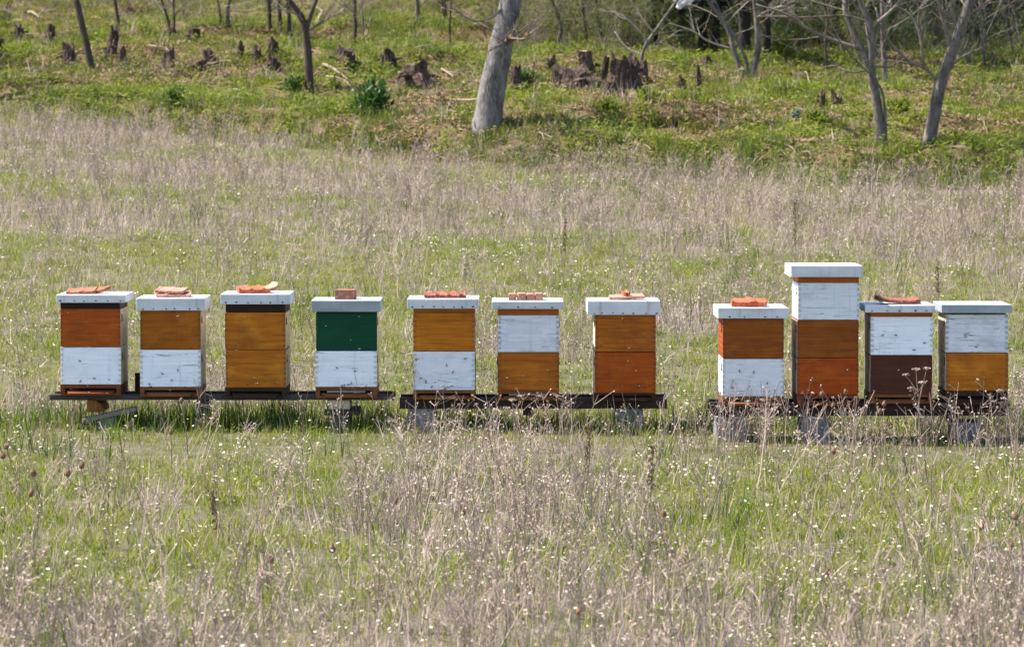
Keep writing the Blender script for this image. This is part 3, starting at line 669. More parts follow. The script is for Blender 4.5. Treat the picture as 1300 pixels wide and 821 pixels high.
for px, py in FB: put_bee(px, py, rng.uniform(-.6, -.15) + (YR if px > 880 else 0), False, 'tiny honey bee flying in front of the hives')

# ------------------------------------------------------------------ dry tall plants
def teasel_heads(root, heads, base):
    """stem from base, one side stalk per head (head positions relative to the root)"""
    st = MB(); main = heads[0]
    mid = Vector((main[0] * .3, main[1] * .3, main[2] * .5))
    st.tube([base, mid, Vector(main)], [.0045, .0035, .0025], 5)
    for h in heads[1:]:
        b = mid.lerp(Vector(main), rng.uniform(0, .4)); st.tube([b, b.lerp(Vector(h), .55) + Vector((h[0] * .2, h[1] * .2, -.01)), Vector(h)], [.003, .0025, .002], 5)
    for s_ in range(6):
        f = rng.uniform(.15, .8); b = Vector((main[0] * f * f, main[1] * f * f, main[2] * f)); d = Vector((rng.uniform(-1, 1), rng.uniform(-1, 1), rng.uniform(-.2, .6))).normalized()
        blade(st, b, rng.uniform(.05, .14), .004, rng.uniform(.6, 1.3), rng.uniform(0, 6.283), .8, 0, .5)
    st.build('stem', M['teaselstem'], root)
    for h in heads:
        hd = MB(); L_ = rng.uniform(.036, .050); r = L_ * .36; tl = Vector((rng.uniform(-.2, .2), rng.uniform(-.2, .2), 1)).normalized(); c = Vector(h)
        hd.tube([c + tl * L_ * f for f in (0, .12, .35, .6, .82, 1)], [r * .35, r * .8, r, r * .88, r * .55, r * .12], 10, rough=.08)
        for _ in range(60):
            f = rng.uniform(.08, 1); rr = r * math.sin(math.pi * min(.97, f * .8 + .2)) ; an = rng.uniform(0, 6.283); u = tl.orthogonal().normalized(); w = tl.cross(u); d = u * math.cos(an) + w * math.sin(an)
            q = c + tl * L_ * f + d * rr * .8; e = (d + tl * .6).normalized() * .009; s2 = e.cross(tl).normalized() * .0011
            hd.add([q - s2, q + s2, q + e], [(0, 1, 2)])
        for j in range(7):
            an = j * .9; d = Vector((math.cos(an), math.sin(an), .5 + .4 * math.sin(j * 2.1))); blade(hd, c, rng.uniform(.03, .06), .0016, .9, an, -.9, 0, .5)
        hd.build('seed_head', M['teasel'], root)
def teasel(heads_px, Y, label, grp='dry brown teasels in the grass'):
    P = [at(px, py, Y + rng.uniform(-.04, .04)) for px, py in heads_px]
    bx = P[0].x + rng.uniform(-.08, .08); base = Vector((bx, Y, g(bx, Y)))
    root = empty('teasel', base); tag(root, label, 'teasel', grp)
    teasel_heads(root, [tuple(p - base - Vector((0, 0, .02))) for p in P], Vector((0, 0, -.02)))
teasel([(8, 566), (4, 578)], -4.0, 'dry teasel with two brown heads at the left edge of the picture')
teasel([(43, 600), (39, 626)], -5.0, 'dry teasel with brown heads in the grass below the leftmost hive')
teasel([(103, 590), (86, 600)], -5.2, 'greyish dry teasel with a large head in front of the tilted plank')
teasel([(92, 520), (101, 514)], -1.2, 'small teasel with two heads just left of the split log')
teasel([(230, 508)], -1.6, 'single-headed teasel in front of the brown over white hive')
teasel([(217, 547)], -2.4, 'short single-headed teasel left of the dark post on its brick')
teasel([(343, 710), (332, 725)], -7.6, 'dry teasel at the bottom of the meadow below the all-amber hive')
teasel([(422, 696)], -7.2, 'single-headed teasel far in front of the green hive')
teasel([(588, 649)], -5.8, 'single-headed teasel in the grass in front of the amber over white hive')
teasel([(503, 634)], -5.4, 'short pale teasel between two stands in the front grass')
teasel([(668, 632)], -5.4, 'dry teasel in front of the worn white hive')
teasel([(854, 700), (843, 651)], -7.0, 'tall thin teasel with two heads in front of the gap between stands')
teasel([(1044, 500), (1074, 497), (1057, 514)], -1.5, 'teasel with three brown heads in front of the tallest hive')
teasel([(1117, 522), (1122, 512), (1131, 540)], -1.6, 'drooping teasel with heads in front of the maroon lower box')
teasel([(1058, 572), (1083, 572)], -3.2, 'teasel with two small heads below the tallest hive')
teasel([(1246, 667), (1290, 655)], -7.4, 'reddish teasel with wide-set heads near the right edge')
teasel([(1284, 690)], -8.0, 'teasel with one big blurred head at the right edge')
teasel([(1051, 724)], -7.8, 'single teasel head low in the front grass right of centre')
teasel([(150, 770), (166, 790)], -8.6, 'teasel with two heads at the bottom left of the meadow')
teasel([(735, 775)], -8.6, 'teasel with one head at the bottom middle of the meadow')
def spike(px, y0, y1, Y, label):          # dead mullein-like stalk, knobbly along its upper part
    p1 = at(px, y0, Y); base = Vector((p1.x + rng.uniform(-.04, .04), Y, 0)); base.z = g(base.x, Y)
    root = empty('dead_stalk', base); tag(root, label, 'dead stalk', 'dead brown flower stalks'); e = p1 - base
    st = MB(); st.tube([(0, 0, -.02), e * .5 + Vector((.01, 0, 0)), e], [.005, .0045, .003], 5); st.build('stem', M['teaselstem'], root)
    hd = MB(); f0 = max(.1, 1 - (y1 - y0) * (Y + 26.6) / F / max(.05, e.length))
    for _ in range(110):
        f = rng.uniform(f0, 1); c = e * f + Vector((rng.gauss(0, .010), rng.gauss(0, .010), 0)); u = Vector((rng.uniform(-1, 1), rng.uniform(-1, 1), rng.uniform(-1, 1))).normalized(); r = rng.uniform(.004, .008)
        hd.add([c + Vector(q) * r for q in ((1, 0, 0), (-.5, .8, 0), (-.5, -.8, 0), (0, 0, 1.3), (0, 0, -1))], [(0, 1, 3), (1, 2, 3), (2, 0, 3), (1, 0, 4), (2, 1, 4), (0, 2, 4)])
    hd.build('seed_spike', M['teasel'], root)
spike(749, 540, 600, -3.5, 'dead brown flower stalk in the grass in front of the brown and orange-red hive')
spike(828, 566, 622, -4.2, 'dead brown flower stalk in front of the gap right of the middle stand')
spike(1009, 252, 312, 8.0, 'tall dark dead stalk standing in the meadow behind the tallest hive')
spike(718, 278, 318, 9.0, 'dark dead stalk standing in the meadow behind the middle hives')
spike(268, 622, 700, -5.6, 'reddish dead stalk in the front grass below the brown over white hive')
spike(1190, 330, 372, 4.5, 'small dark dead stalk behind the rightmost hives')
def umbel(px, y0, Y, heads, label):
    p1 = at(px, y0, Y); base = Vector((p1.x + .02, Y, 0)); base.z = g(base.x, Y)
    root = empty('dry_umbel_plant', base); tag(root, label, 'dry plant', 'dry umbel plants beside the hives'); st = MB(); e = p1 - base
    st.tube([(0, 0, -.02), e * .5 + Vector((.015, 0, 0)), e], [.004, .003, .002], 5)
    tops = []
    for (hx, hy) in heads:
        q = at(hx, hy, Y + rng.uniform(-.05, .05)) - base; b = e * rng.uniform(.45, .85); st.tube([b, b.lerp(q, .6) + Vector((0, 0, .01)), q], [.0022, .0018, .0014], 4); tops.append(q)
    st.build('stem', M['drystem'], root)
    for q in tops + [e]:
        hd = MB()
        for j in range(14):
            an = rng.uniform(0, 6.283); r = rng.uniform(.006, .026); c = q + Vector((math.cos(an) * r, math.sin(an) * r, .02 - r * .3)); hd.tube([q, c], [.0009, .0007], 3)
            for _k in range(3): 
                u = Vector((rng.uniform(-1, 1), rng.uniform(-1, 1), rng.uniform(-1, 1))).normalized() * .005; hd.quad(c + u * .6, u, u.orthogonal().normalized() * .004)
        hd.build('seed_head', M['drystem'], root)
umbel(523, 452, -.5, [(510, 462), (517, 470), (529, 458), (512, 450), (526, 475)], 'dry weed with dark seed heads at the corner of the amber over white hive')
umbel(853, 458, -.3, [(840, 470), (862, 466), (846, 480), (858, 480), (838, 488), (850, 490)], 'bushy dry weed right of the brown over orange-red hive')
umbel(1163, 471, -1.3, [(1176, 470), (1150, 478), (1170, 488), (1157, 495)], 'tall dry umbel plant in front of the white over maroon hive')
umbel(1285, 500, -1.3, [(1275, 508), (1270, 498), (1262, 512), (1292, 515)], 'dry branching weed before the rightmost hive')
umbel(650, 510, -1.2, [(643, 520), (660, 505), (684, 505), (648, 530)], 'thin pale dry weed in front of the worn white hive')
umbel(968, 510, -1.5, [(958, 522), (975, 505), (985, 516), (950, 512)], 'dry weed with pale heads before the red-brown over white hive')

# ------------------------------------------------------------------ trees
def wob(v, a): return (v + Vector((rng.uniform(-a, a), rng.uniform(-a, a), rng.uniform(-a, a)))).normalized()
def twigs(mb, p, d, L, r, lvl, leaf=None, n=5, m=0):
    k = 4; pts = [p]; dd = d
    for i in range(k): dd = wob(dd, .22); dd = (dd + Vector((0, 0, .06))).normalized(); pts.append(pts[-1] + dd * L / k)
    mb.tube(pts, [r * (1 - .75 * i / k) for i in range(k + 1)], 5 if r > .012 else (4 if r > .006 else 3), m, rng.random(), False)
    if lvl > 0:
        for _ in range(n):
            f = rng.uniform(.25, 1); i = min(k - 1, int(f * k)); b = pts[i].lerp(pts[i + 1], f * k - i)
            c = wob((pts[i + 1] - pts[i]).normalized(), .9); twigs(mb, b, c, L * rng.uniform(.35, .6), r * .45, lvl - 1, leaf, max(2, n - 1), m)
    if leaf is not None and lvl <= 1:
        lm, cnt, sz = leaf
        for _ in range(cnt):
            f = rng.uniform(.2, 1); i = min(k - 1, int(f * k)); b = pts[i].lerp(pts[i + 1], f * k - i)
            u = wob(Vector((0, 0, .2)), 1); w = u.orthogonal().normalized(); s_ = sz * rng.uniform(.6, 1.3)
            lm.leaf(b + u * s_, u * s_, w * s_ * .5, 0, rng.random())
def catmull(pts, n=6):
    P = [pts[0] * 2 - pts[1]] + pts + [pts[-1] * 2 - pts[-2]]; out = []
    for i in range(1, len(P) - 2):
        for j in range(n):
            t = j / n; a, b, c, d = P[i - 1:i + 3]
            out.append(.5 * ((2 * b) + (c - a) * t + (2 * a - 5 * b + 4 * c - d) * t * t + (3 * b - a - 3 * c + d) * t ** 3))
    return out + [pts[-1]]
def traced_tree(name, trunk, width, label, cat='tree', bark='bark', twig='twig', branches=(), stems=(), rand=6, up=4.0, grp=None, Y=None, flare=1.25, leaf=None, leafmat=None):
    """trunk and branches follow polylines measured in the photograph; each stays at its own depth and goes on above the frame"""
    b0 = ground_at(*trunk[0][:2]) if Y is None else at(*trunk[0][:2], Y)
    Y0 = b0.y; base = Vector((b0.x, Y0, g(b0.x, Y0))); ppm = (Y0 + 26.6) / F
    root = empty(name, base); tag(root, label, cat, grp)
    tk, br = MB(), MB(); lf = MB() if leaf else None; lfa = (lf, leaf[0], leaf[1]) if leaf else None
    def line(poly, w0, w1, tgt, upl, depth=0.0, first=False):
        pts = [at(q[0], q[1], Y0 + depth * i / max(1, len(poly) - 1)) - base for i, q in enumerate(poly)]
        if first: pts[0] = Vector((pts[0].x, pts[0].y, -.12)); 
        pts = catmull(pts, 6) if len(pts) > 1 else pts
        d = (pts[-1] - pts[-3]).normalized(); n0 = len(pts); e = []
        if upl > 0:
            dd = d; q = pts[-1]
            for i in range(8): dd = wob(dd, .10); dd = (dd + Vector((0, 0, .06))).normalized(); q = q + dd * upl / 8; e.append(q)
        al = pts + e; N_ = len(al)
        rad = [(w0 + (w1 - w0) * i / (n0 - 1)) * ppm / 2 if i < n0 else w1 * ppm / 2 * (1 - .8 * (i - n0 + 1) / 8) for i in range(N_)]
        if first:
            for i in range(min(4, N_)): rad[i] *= 1 + (flare - 1) * (1 - i / 4) ** 1.5
        big = rad[0] > .06
        tgt.tube(al, rad, 14 if big else (8 if rad[0] > .02 else 5), 0, .5, True, .05 if big else .03)
        return al, rad, n0
    al, rad, n0 = line(trunk, width[0], width[1], tk, up, 0, True)
    allst = [(al, rad, n0)]
    for s_ in stems: allst.append(line(s_[0], s_[1], s_[2], tk, s_[3] if len(s_) > 3 else up * .8, s_[4] if len(s_) > 4 else .1))
    for b_ in branches:
        bq = MB(); a2, r2, m0 = line(b_[0], b_[1], b_[2], bq, 0, b_[3] if len(b_) > 3 else rng.uniform(-.3, .3))
        for _ in range(7):
            i = rng.randrange(2, len(a2) - 1); d = wob((a2[i + 1] - a2[i]).normalized(), .8); twigs(bq, a2[i], d, rng.uniform(.2, .55), r2[i] * .5, 1, lfa, 3)
        bq.build('branch', M[twig], root, True)
    for al, rad, n0 in allst:
        for _ in range(rand):
            i = rng.randrange(n0 // 2, len(al) - 1); d = Vector((rng.uniform(-1, 1), rng.uniform(-1, 1), rng.uniform(.1, .8))).normalized()
            twigs(br, al[i], d, rng.uniform(.6, 1.6), max(.004, min(.016, rad[i] * .3)), 2, lfa, 5)
        if up > 0:
            for _ in range(6):
                i = rng.randrange(n0, len(al)) if len(al) > n0 else len(al) - 1
                twigs(br, al[i], wob(Vector((0, 0, .5)), 1), rng.uniform(.8, 1.8), max(.005, rad[i] * .6), 2, lfa, 4)
    tk.build('trunk', M[bark], root, True); br.build('crown', M[twig], root, True)
    if lf and lf.v: lf.build('foliage', M[leafmat], root)
    return root
BT = 'bare trees at the wood edge'
traced_tree('bare_tree', [(617, 163), (624, 120), (632, 80), (638, 50), (649, 0), (656, -40)], (37, 25), 'large grey leaning tree trunk above the middle hives', bark='bark', up=6, rand=3, flare=1.2,
    branches=[([(637, 50), (626, 40), (605, 28), (583, 17), (560, 10)], 4, 1.5), ([(648, 0), (625, 22), (600, 26), (570, 8)], 4, 1.2, -.6), ([(640, 60), (660, 40), (690, 20)], 3, 1), ([(641, 58), (645, 52), (649, 49)], 10, 8, -.35)])
traced_tree('bare_tree', [(1122, 188), (1116, 150), (1111, 118), (1106, 87), (1106, 64), (1104, 34), (1092, 0)], (14, 7), 'slim grey forked tree on the right, left one of the two nearest the meadow', bark='barkpale', up=4, rand=5,
    stems=[([(1106, 90), (1092, 59), (1080, 32), (1073, 14), (1074, -10)], 9, 7), ([(1125, 178), (1122, 126), (1113, 104), (1097, 87), (1080, 70)], 4, 2, .6, -.3)],
    branches=[([(1090, 62), (1052, 49), (1022, 35), (1002, 20), (960, 6)], 5, 2), ([(1100, 28), (1072, 20), (1020, 22), (960, 21)], 3, 1.5), ([(1106, 36), (1128, 17), (1139, 6), (1150, -10)], 5, 3), ([(1108, 88), (1080, 92), (1060, 84), (1040, 86)], 3, 1), ([(1107, 85), (1130, 84), (1150, 74)], 3, 1)])
traced_tree('bare_tree', [(1177, 188), (1187, 140), (1195, 104), (1206, 73), (1220, 36), (1232, 0), (1240, -40)], (17, 12), 'slim grey tree leaning right on the right side, lit on its left', bark='barkpale', twig='twig', up=5, rand=3,
    branches=[([(1190, 114), (1181, 92), (1156, 78), (1134, 59), (1118, 34), (1112, 10)], 4.5, 2), ([(1192, 106), (1173, 87), (1139, 78), (1111, 77)], 3, 1.2), ([(1173, 86), (1167, 42), (1153, 17), (1128, 6), (1108, 0)], 4, 2), ([(1206, 60), (1198, 28), (1191, 0), (1186, -20)], 5, 3), ([(1222, 40), (1205, 18), (1200, -10)], 4, 2), ([(1200, 92), (1225, 70), (1250, 62)], 3, 1)])
traced_tree('bare_tree', [(954, 106), (956, 92), (962, 62), (961, 28), (958, 0)], (9, 7), 'pale multi-stemmed bare tree beside the dark trunks', bark='barkpale', twig='twigpale', up=4, rand=4,
    stems=[([(953, 104), (942, 92), (931, 62), (926, 42), (914, 22), (899, 0)], 8, 5), ([(950, 96), (947, 76), (934, 48), (920, 28), (907, 0)], 4, 3)],
    branches=[([(928, 62), (900, 53), (878, 39), (850, 30)], 3, 1.5), ([(962, 20), (985, 10), (1000, 8)], 3, 1.5)])
traced_tree('sapling', [(813, 100), (814, 78), (819, 59), (836, 34), (856, 6), (868, -12)], (5, 3), 'pale thin leaning sapling behind the big stump heap', 'sapling', 'barkpale', 'twigpale', up=1.5, rand=6,
    branches=[([(822, 52), (800, 28), (783, 17), (760, 14)], 2.5, 1), ([(830, 42), (812, 20), (800, 0)], 2.5, 1), ([(818, 60), (840, 55), (870, 70)], 2, 1), ([(816, 70), (795, 60), (780, 40)], 2, 1)])
traced_tree('bare_tree', [(119, 92), (111, 62), (104, 31), (97, 0), (92, -30)], (9.5, 7), 'dark slim tree leaning left on the left of the slope', bark='barkbrown', up=5, rand=4)
traced_tree('bare_tree', [(394, 120), (392, 90), (390, 56), (384, 25), (370, 5), (355, -15)], (12, 6), 'dark forked tree between the stumps and the evergreen bush', bark='barkbrown', up=3.5, rand=6,
    stems=[([(389, 36), (396, 14), (404, -6), (412, -20)], 7, 4)], branches=[([(388, 30), (375, 18), (350, 10)], 3, 1.5), ([(390, 40), (420, 22), (450, 8)], 3, 1)])
for pl_, w_, l_ in (([(153, 40), (149, 20), (146, 0)], 5, 'thin brown tree on the upper left slope, left of the V-shaped pair'), ([(218, 44), (212, 22), (205, 0)], 4, 'left stem of a V-shaped pair of thin trees'), ([(218.5, 45), (221, 28), (220, 0)], 4, 'right stem of a V-shaped pair of thin trees'),
                    ([(290, 36), (289, 18), (291, 0)], 6, 'pale thin tree near the top, right of the V-shaped pair'), ([(280, 33), (279, 15), (276, 0)], 3.5, 'thinnest pale tree near the top right of the V-shaped pair'),
                    ([(343, 43), (342, 20), (341, 0)], 6, 'left one of three thin trees in a cluster at the top'), ([(355, 43), (355, 20), (353, 0)], 6, 'middle one of three thin trees in a cluster at the top'), ([(367, 48), (367, 25), (366, 0)], 6, 'right one of three thin trees in a cluster at the top'),
                    ([(450, 57), (451, 30), (450, 0)], 5.5, 'straight slim tree right of the dark forked tree'), ([(462, 55), (461, 30), (458, 0)], 2.5, 'very thin pale sapling beside the straight slim tree'),
                    ([(530, 28), (530, 12), (529, -5)], 6.5, 'straight grey tree far up in the grassy hillside'), ([(565, 28), (564, 12), (562, 0)], 7.5, 'brown tree far up the hillside left of the leaning trunk'), ([(572, 62), (571, 40), (572, 10)], 3, 'thin sapling left of the large leaning trunk'),
                    ([(1124, 108), (1121, 50), (1120, 0)], 7, 'pale straight tree behind the forked slim tree'), ([(1250, 88), (1247, 42), (1244, 0)], 4.5, 'thin straight tree right of the leaning grey tree'), ([(1297, 62), (1290, 40), (1282, 11), (1276, 0)], 5, 'pale thin tree curving left at the right edge'),
                    ([(1288, 78), (1283, 45), (1279, 15), (1277, 0)], 3, 'crooked thin sapling near the right edge'), ([(1052, 92), (1048, 60), (1050, 20), (1045, 0)], 4, 'thin tree behind the long bare branch on the right'),
                    ([(700, 62), (712, 40), (706, 15), (700, 0)], 5, 'crooked grey sapling in the thicket right of the large trunk'), ([(746, 58), (742, 30), (738, 0)], 5, 'grey sapling left of the stump heap thicket'), ([(770, 60), (760, 30), (757, 0)], 4, 'twisted thin sapling over the stump heap')):
    traced_tree('slim_tree', pl_, (w_, w_ * .75), l_, 'tree', 'barkpale' if 'pale' in l_ or 'grey' in l_ else 'barkbrown', 'twigpale' if 'pale' in l_ else 'twig', up=6.5, rand=13, flare=1.15)
for pl_, w_, l_ in (([(797, 62), (796, 0)], 9, 'dark trunk left of the white scrap'), ([(831, 58), (830, 0)], 9, 'dark trunk behind the leaning sapling'), ([(893, 72), (891, 0)], 12, 'left one of the thick dark trunks in the shaded wood'), ([(908, 72), (908, 0)], 12, 'middle one of the thick dark trunks in the shaded wood'), ([(945, 72), (946, 0)], 15, 'thickest dark trunk behind the pale multi-stemmed tree'), ([(973, 76), (974, 0)], 10, 'dark trunk right of the pale multi-stemmed tree'), ([(1015, 62), (1030, 30), (1040, 0)], 7, 'dark curved trunk in the shaded wood on the right'), ([(865, 66), (866, 0)], 9, 'dark trunk under the white scrap')):
    traced_tree('conifer', pl_ + [(pl_[-1][0], -60)], (w_, w_ * .85), l_, 'conifer', 'barkdark', 'barkdark', up=5, rand=14, grp='dark conifers of the shaded wood', leaf=(4, .09), leafmat='needle')

for i, (x_, y_) in enumerate(((-9.6, 29), (-10.4, 33), (-9.8, 38), (-11.5, 43), (-13, 36))):  # unseen trees, added to throw dappled shade onto the slope
    q_ = Vector((x_, y_, g(x_, y_))); px_ = 650 + F * x_ / (y_ + 26.6); py_ = 159 - F * (q_.z - 2.13) / (y_ + 26.6)
    traced_tree('bare_tree', [(px_, py_), (px_ + 4, py_ - 60), (px_ + 2, py_ - 130), (px_ + 12, py_ - 210)], (16, 12), 'unseen bare tree added beyond the left edge to shade the slope', bark='barkbrown', up=5, rand=26, Y=y_, grp='unseen trees added on the left for their shade')
# shrubs and thickets: one of each kind is built, then copied
def shrub(name, n, h0, h1, spread, leafn, leafsz, leafmat, twig, label, cat, grp, lvl=2, r=.009):
    root = empty(name, (0, 0, -50)); br, lf = MB(), MB()
    for _ in range(n):
        az = rng.uniform(0, 6.283); b = Vector((rng.gauss(0, .1), rng.gauss(0, .1), -.05)); d = Vector((math.cos(az) * spread, math.sin(az) * spread, 1)).normalized()
        twigs(br, b, d, rng.uniform(h0, h1), r * rng.uniform(.6, 1.2), lvl, (lf, leafn, leafsz) if leafn else None, 5)
    br.build('stems', M[twig], root, True)
    if leafn: lf.build('foliage', M[leafmat], root)
    return tag(root, label, cat, grp)
protos = {
 'ys': [shrub('leafy_shrub', 9, .6, 1.5, .6, 3, .028, 'leafyellow', 'twig', 'yellow-green leafy shrub in the thicket at the wood edge', 'shrub', 'yellow-green shrubs of the thicket') for _ in range(2)],
 'gs': [shrub('leafy_shrub', 9, .6, 1.6, .6, 5, .032, 'leafgreen', 'twig', 'mid-green leafy shrub in the shaded thicket on the right', 'shrub', 'green shrubs of the thicket') for _ in range(2)],
 'tw': [shrub('bare_shrub', 10, .8, 1.9, .5, 0, 0, None, 'twig', 'leafless twiggy brown shrub in the thicket', 'shrub', 'bare shrubs of the thicket') for _ in range(2)],
 'tp': [shrub('bare_shrub', 6, .9, 2.2, .4, 0, 0, None, 'twigpale', 'leafless pale grey shrub of thin stems in the thicket', 'shrub', 'pale bare shrubs of the thicket') for _ in range(2)],
}
used = set()
def put(kind, x, y, s=1.0):
    pr = protos[kind][rng.randrange(len(protos[kind]))]
    o = pr if pr.name not in used else copy_tree(pr)
    used.add(pr.name)
    o.location = (x, y, g(x, y)); o.rotation_euler = (0, 0, rng.uniform(0, 6.283)); o.scale = (s, s, s * rng.uniform(.8, 1.1))
def strew(kind, n, px0, px1, Y0, Y1, s0, s1):
    for _ in range(n):
        y = rng.uniform(Y0, Y1); px = rng.uniform(px0, px1); put(kind, (px - 650) / F * (y + 26.6), y, rng.uniform(s0, s1))
strew('ys', 46, 640, 830, 35, 46, .5, 1.0); strew('tw', 30, 645, 810, 34, 46, .45, .9); strew('gs', 16, 650, 800, 42, 50, .8, 1.2); strew('tp', 5, 660, 800, 35, 42, .5, .8)
strew('gs', 64, 790, 1340, 35, 47, .6, 1.0); strew('ys', 30, 880, 1340, 32, 44, .35, .75); strew('tw', 18, 820, 1340, 33, 44, .4, .8); strew('tp', 9, 970, 1340, 32, 42, .5, .9)
strew('tw', 44, -60, 640, 44, 64, .4, .85); strew('tp', 8, -60, 620, 48, 66, .4, .8); strew('ys', 26, -40, 640, 46, 66, .4, .8); strew('gs', 22, 760, 1400, 47, 58, 1.0, 1.5); strew('gs', 5, 0, 240, 52, 66, .4, .8)

def conifer_tree():
    root = empty('conifer', (0, 0, -60)); tk, lf = MB(), MB(); H = 10.0
    tk.tube([(0, 0, -.2), (.02, 0, .5), (0, .03, 3), (.03, 0, 6.5), (0, 0, H)], [.2, .16, .14, .09, .01], 10, rough=.06)
    for _ in range(330):
        f = rng.random() ** 1.2; z = 1.0 + f * (H - 1.1); L = (1 - f) * 2.1 * rng.uniform(.6, 1.1) + .25; az = rng.uniform(0, 6.283); d = Vector((math.cos(az), math.sin(az), rng.uniform(-.35, .15)))
        b = Vector((0, 0, z)); e = b + d * L; m_ = b.lerp(e, .5) + Vector((0, 0, .06)); tk.tube([b, m_, e], [.014, .009, .003], 4, 0, .5, False)
        for _k in range(26):
            c = b.lerp(e, rng.uniform(.2, 1.03)) + Vector((rng.gauss(0, .07), rng.gauss(0, .07), rng.gauss(-.03, .05))); u = wob(d + Vector((0, 0, -.2)), .8); lf.leaf(c, u * rng.uniform(.08, .16), u.orthogonal().normalized() * .022, 0, rng.random())
    tk.build('trunk', M['barkdark'], root); lf.build('crown', M['needle'], root)
    return tag(root, 'dark conifer with low boughs deep in the shaded wood', 'conifer', 'low-boughed conifers deep in the shaded wood')
cf = conifer_tree()
for i in range(34):  # conifers multiplied, with dense high crowns, to deepen the shade of the wood
    o = cf if i == 0 else copy_tree(cf); y = rng.uniform(38, 54); px = rng.uniform(770, 1420) if i > 5 else rng.uniform(800, 1000); x = (px - 650) / F * (y + 26.6)
    o.location = (x, y, g(x, y)); o.rotation_euler = (0, 0, rng.uniform(0, 6.283)); q = rng.uniform(.8, 1.2); o.scale = (q, q, q)
# leafy evergreen plants on the slope
def leafy(px, py, w, n, sz, mat, label, h=.9):
    p = ground_at(px, py); root = empty('leafy_plant', (p.x, p.y, g(p.x, p.y))); tag(root, label, 'plant', 'broad-leaved green plants on the slope')
    R_ = w * (p.y + 26.6) / F / 2; lf, st = MB(), MB()
    for _ in range(max(6, n // 14)):
        az = rng.uniform(0, 6.283); e = Vector((math.cos(az) * R_ * rng.uniform(.2, .9), math.sin(az) * R_ * rng.uniform(.2, .9), R_ * 2 * h * rng.uniform(.5, 1)))
        st.tube([(0, 0, -.03), e * .5 + Vector((0, 0, R_ * .2)), e], [.006, .005, .003], 4)
    for _ in range(n):
        az = rng.uniform(0, 6.283); q = rng.uniform(.15, 1) ** .6; el = math.asin(rng.uniform(0, 1)); lump = 1 + .22 * math.sin(3 * az + n) + .15 * math.sin(5 * el + 2 * az)
        dv = Vector((math.cos(az) * math.cos(el), math.sin(az) * math.cos(el), math.sin(el))); c = Vector((dv.x * R_ * q * lump, dv.y * R_ * q * lump, dv.z * R_ * 2 * h * q * lump + .02))
        u = wob(dv * .7 + Vector((0, 0, .2)), .7); wv_ = u.cross(Vector((rng.uniform(-.4, .4), rng.uniform(-.4, .4), 1))).normalized()
        s_ = sz * rng.uniform(.6, 1.2); lf.leaf(c, u * s_, wv_ * s_ * .42, 0, rng.random())
    st.build('stems', M['leafgreen'], root); lf.build('foliage', M[mat], root)
leafy(474, 146, 50, 420, .06, 'leafdark', 'dark green glossy bush in the middle of the slope left of the leaning trunk')
leafy(374, 118, 26, 160, .05, 'leafgreen', 'green leafy plant left of the dark forked tree foot')
leafy(384, 133, 24, 120, .045, 'leafyellow', 'small bright plant in front of the dark forked tree foot', .6)
leafy(427, 124, 26, 120, .04, 'leafyellow', 'small yellow-green plant right of the dark forked tree', .5)
leafy(66, 110, 26, 160, .05, 'leafyellow', 'yellow-green plant at the left of the slope below the stumps', .5)
leafy(221, 135, 26, 160, .05, 'leafgreen', 'dark green plant low on the left slope', .9)
leafy(823, 136, 38, 260, .05, 'leafyellow', 'bright green leafy plant in front of the stump heap', .7)
leafy(770, 150, 34, 200, .045, 'leafyellow', 'yellow-green plant below the stump heap, left of the bright leafy one', .5)
leafy(1142, 146, 34, 200, .05, 'leafyellow', 'bright green plant between the two slim trees', .5)
leafy(1036, 165, 36, 200, .05, 'leafyellow', 'yellow-green plant in front of the right stumps', .6)
leafy(668, 110, 40, 260, .045, 'leafgreen', 'low green plant behind the large leaning trunk', .5)
leafy(990, 70, 40, 200, .05, 'leafyellow', 'bright shrub-like plant at the edge of the shaded wood', .6)

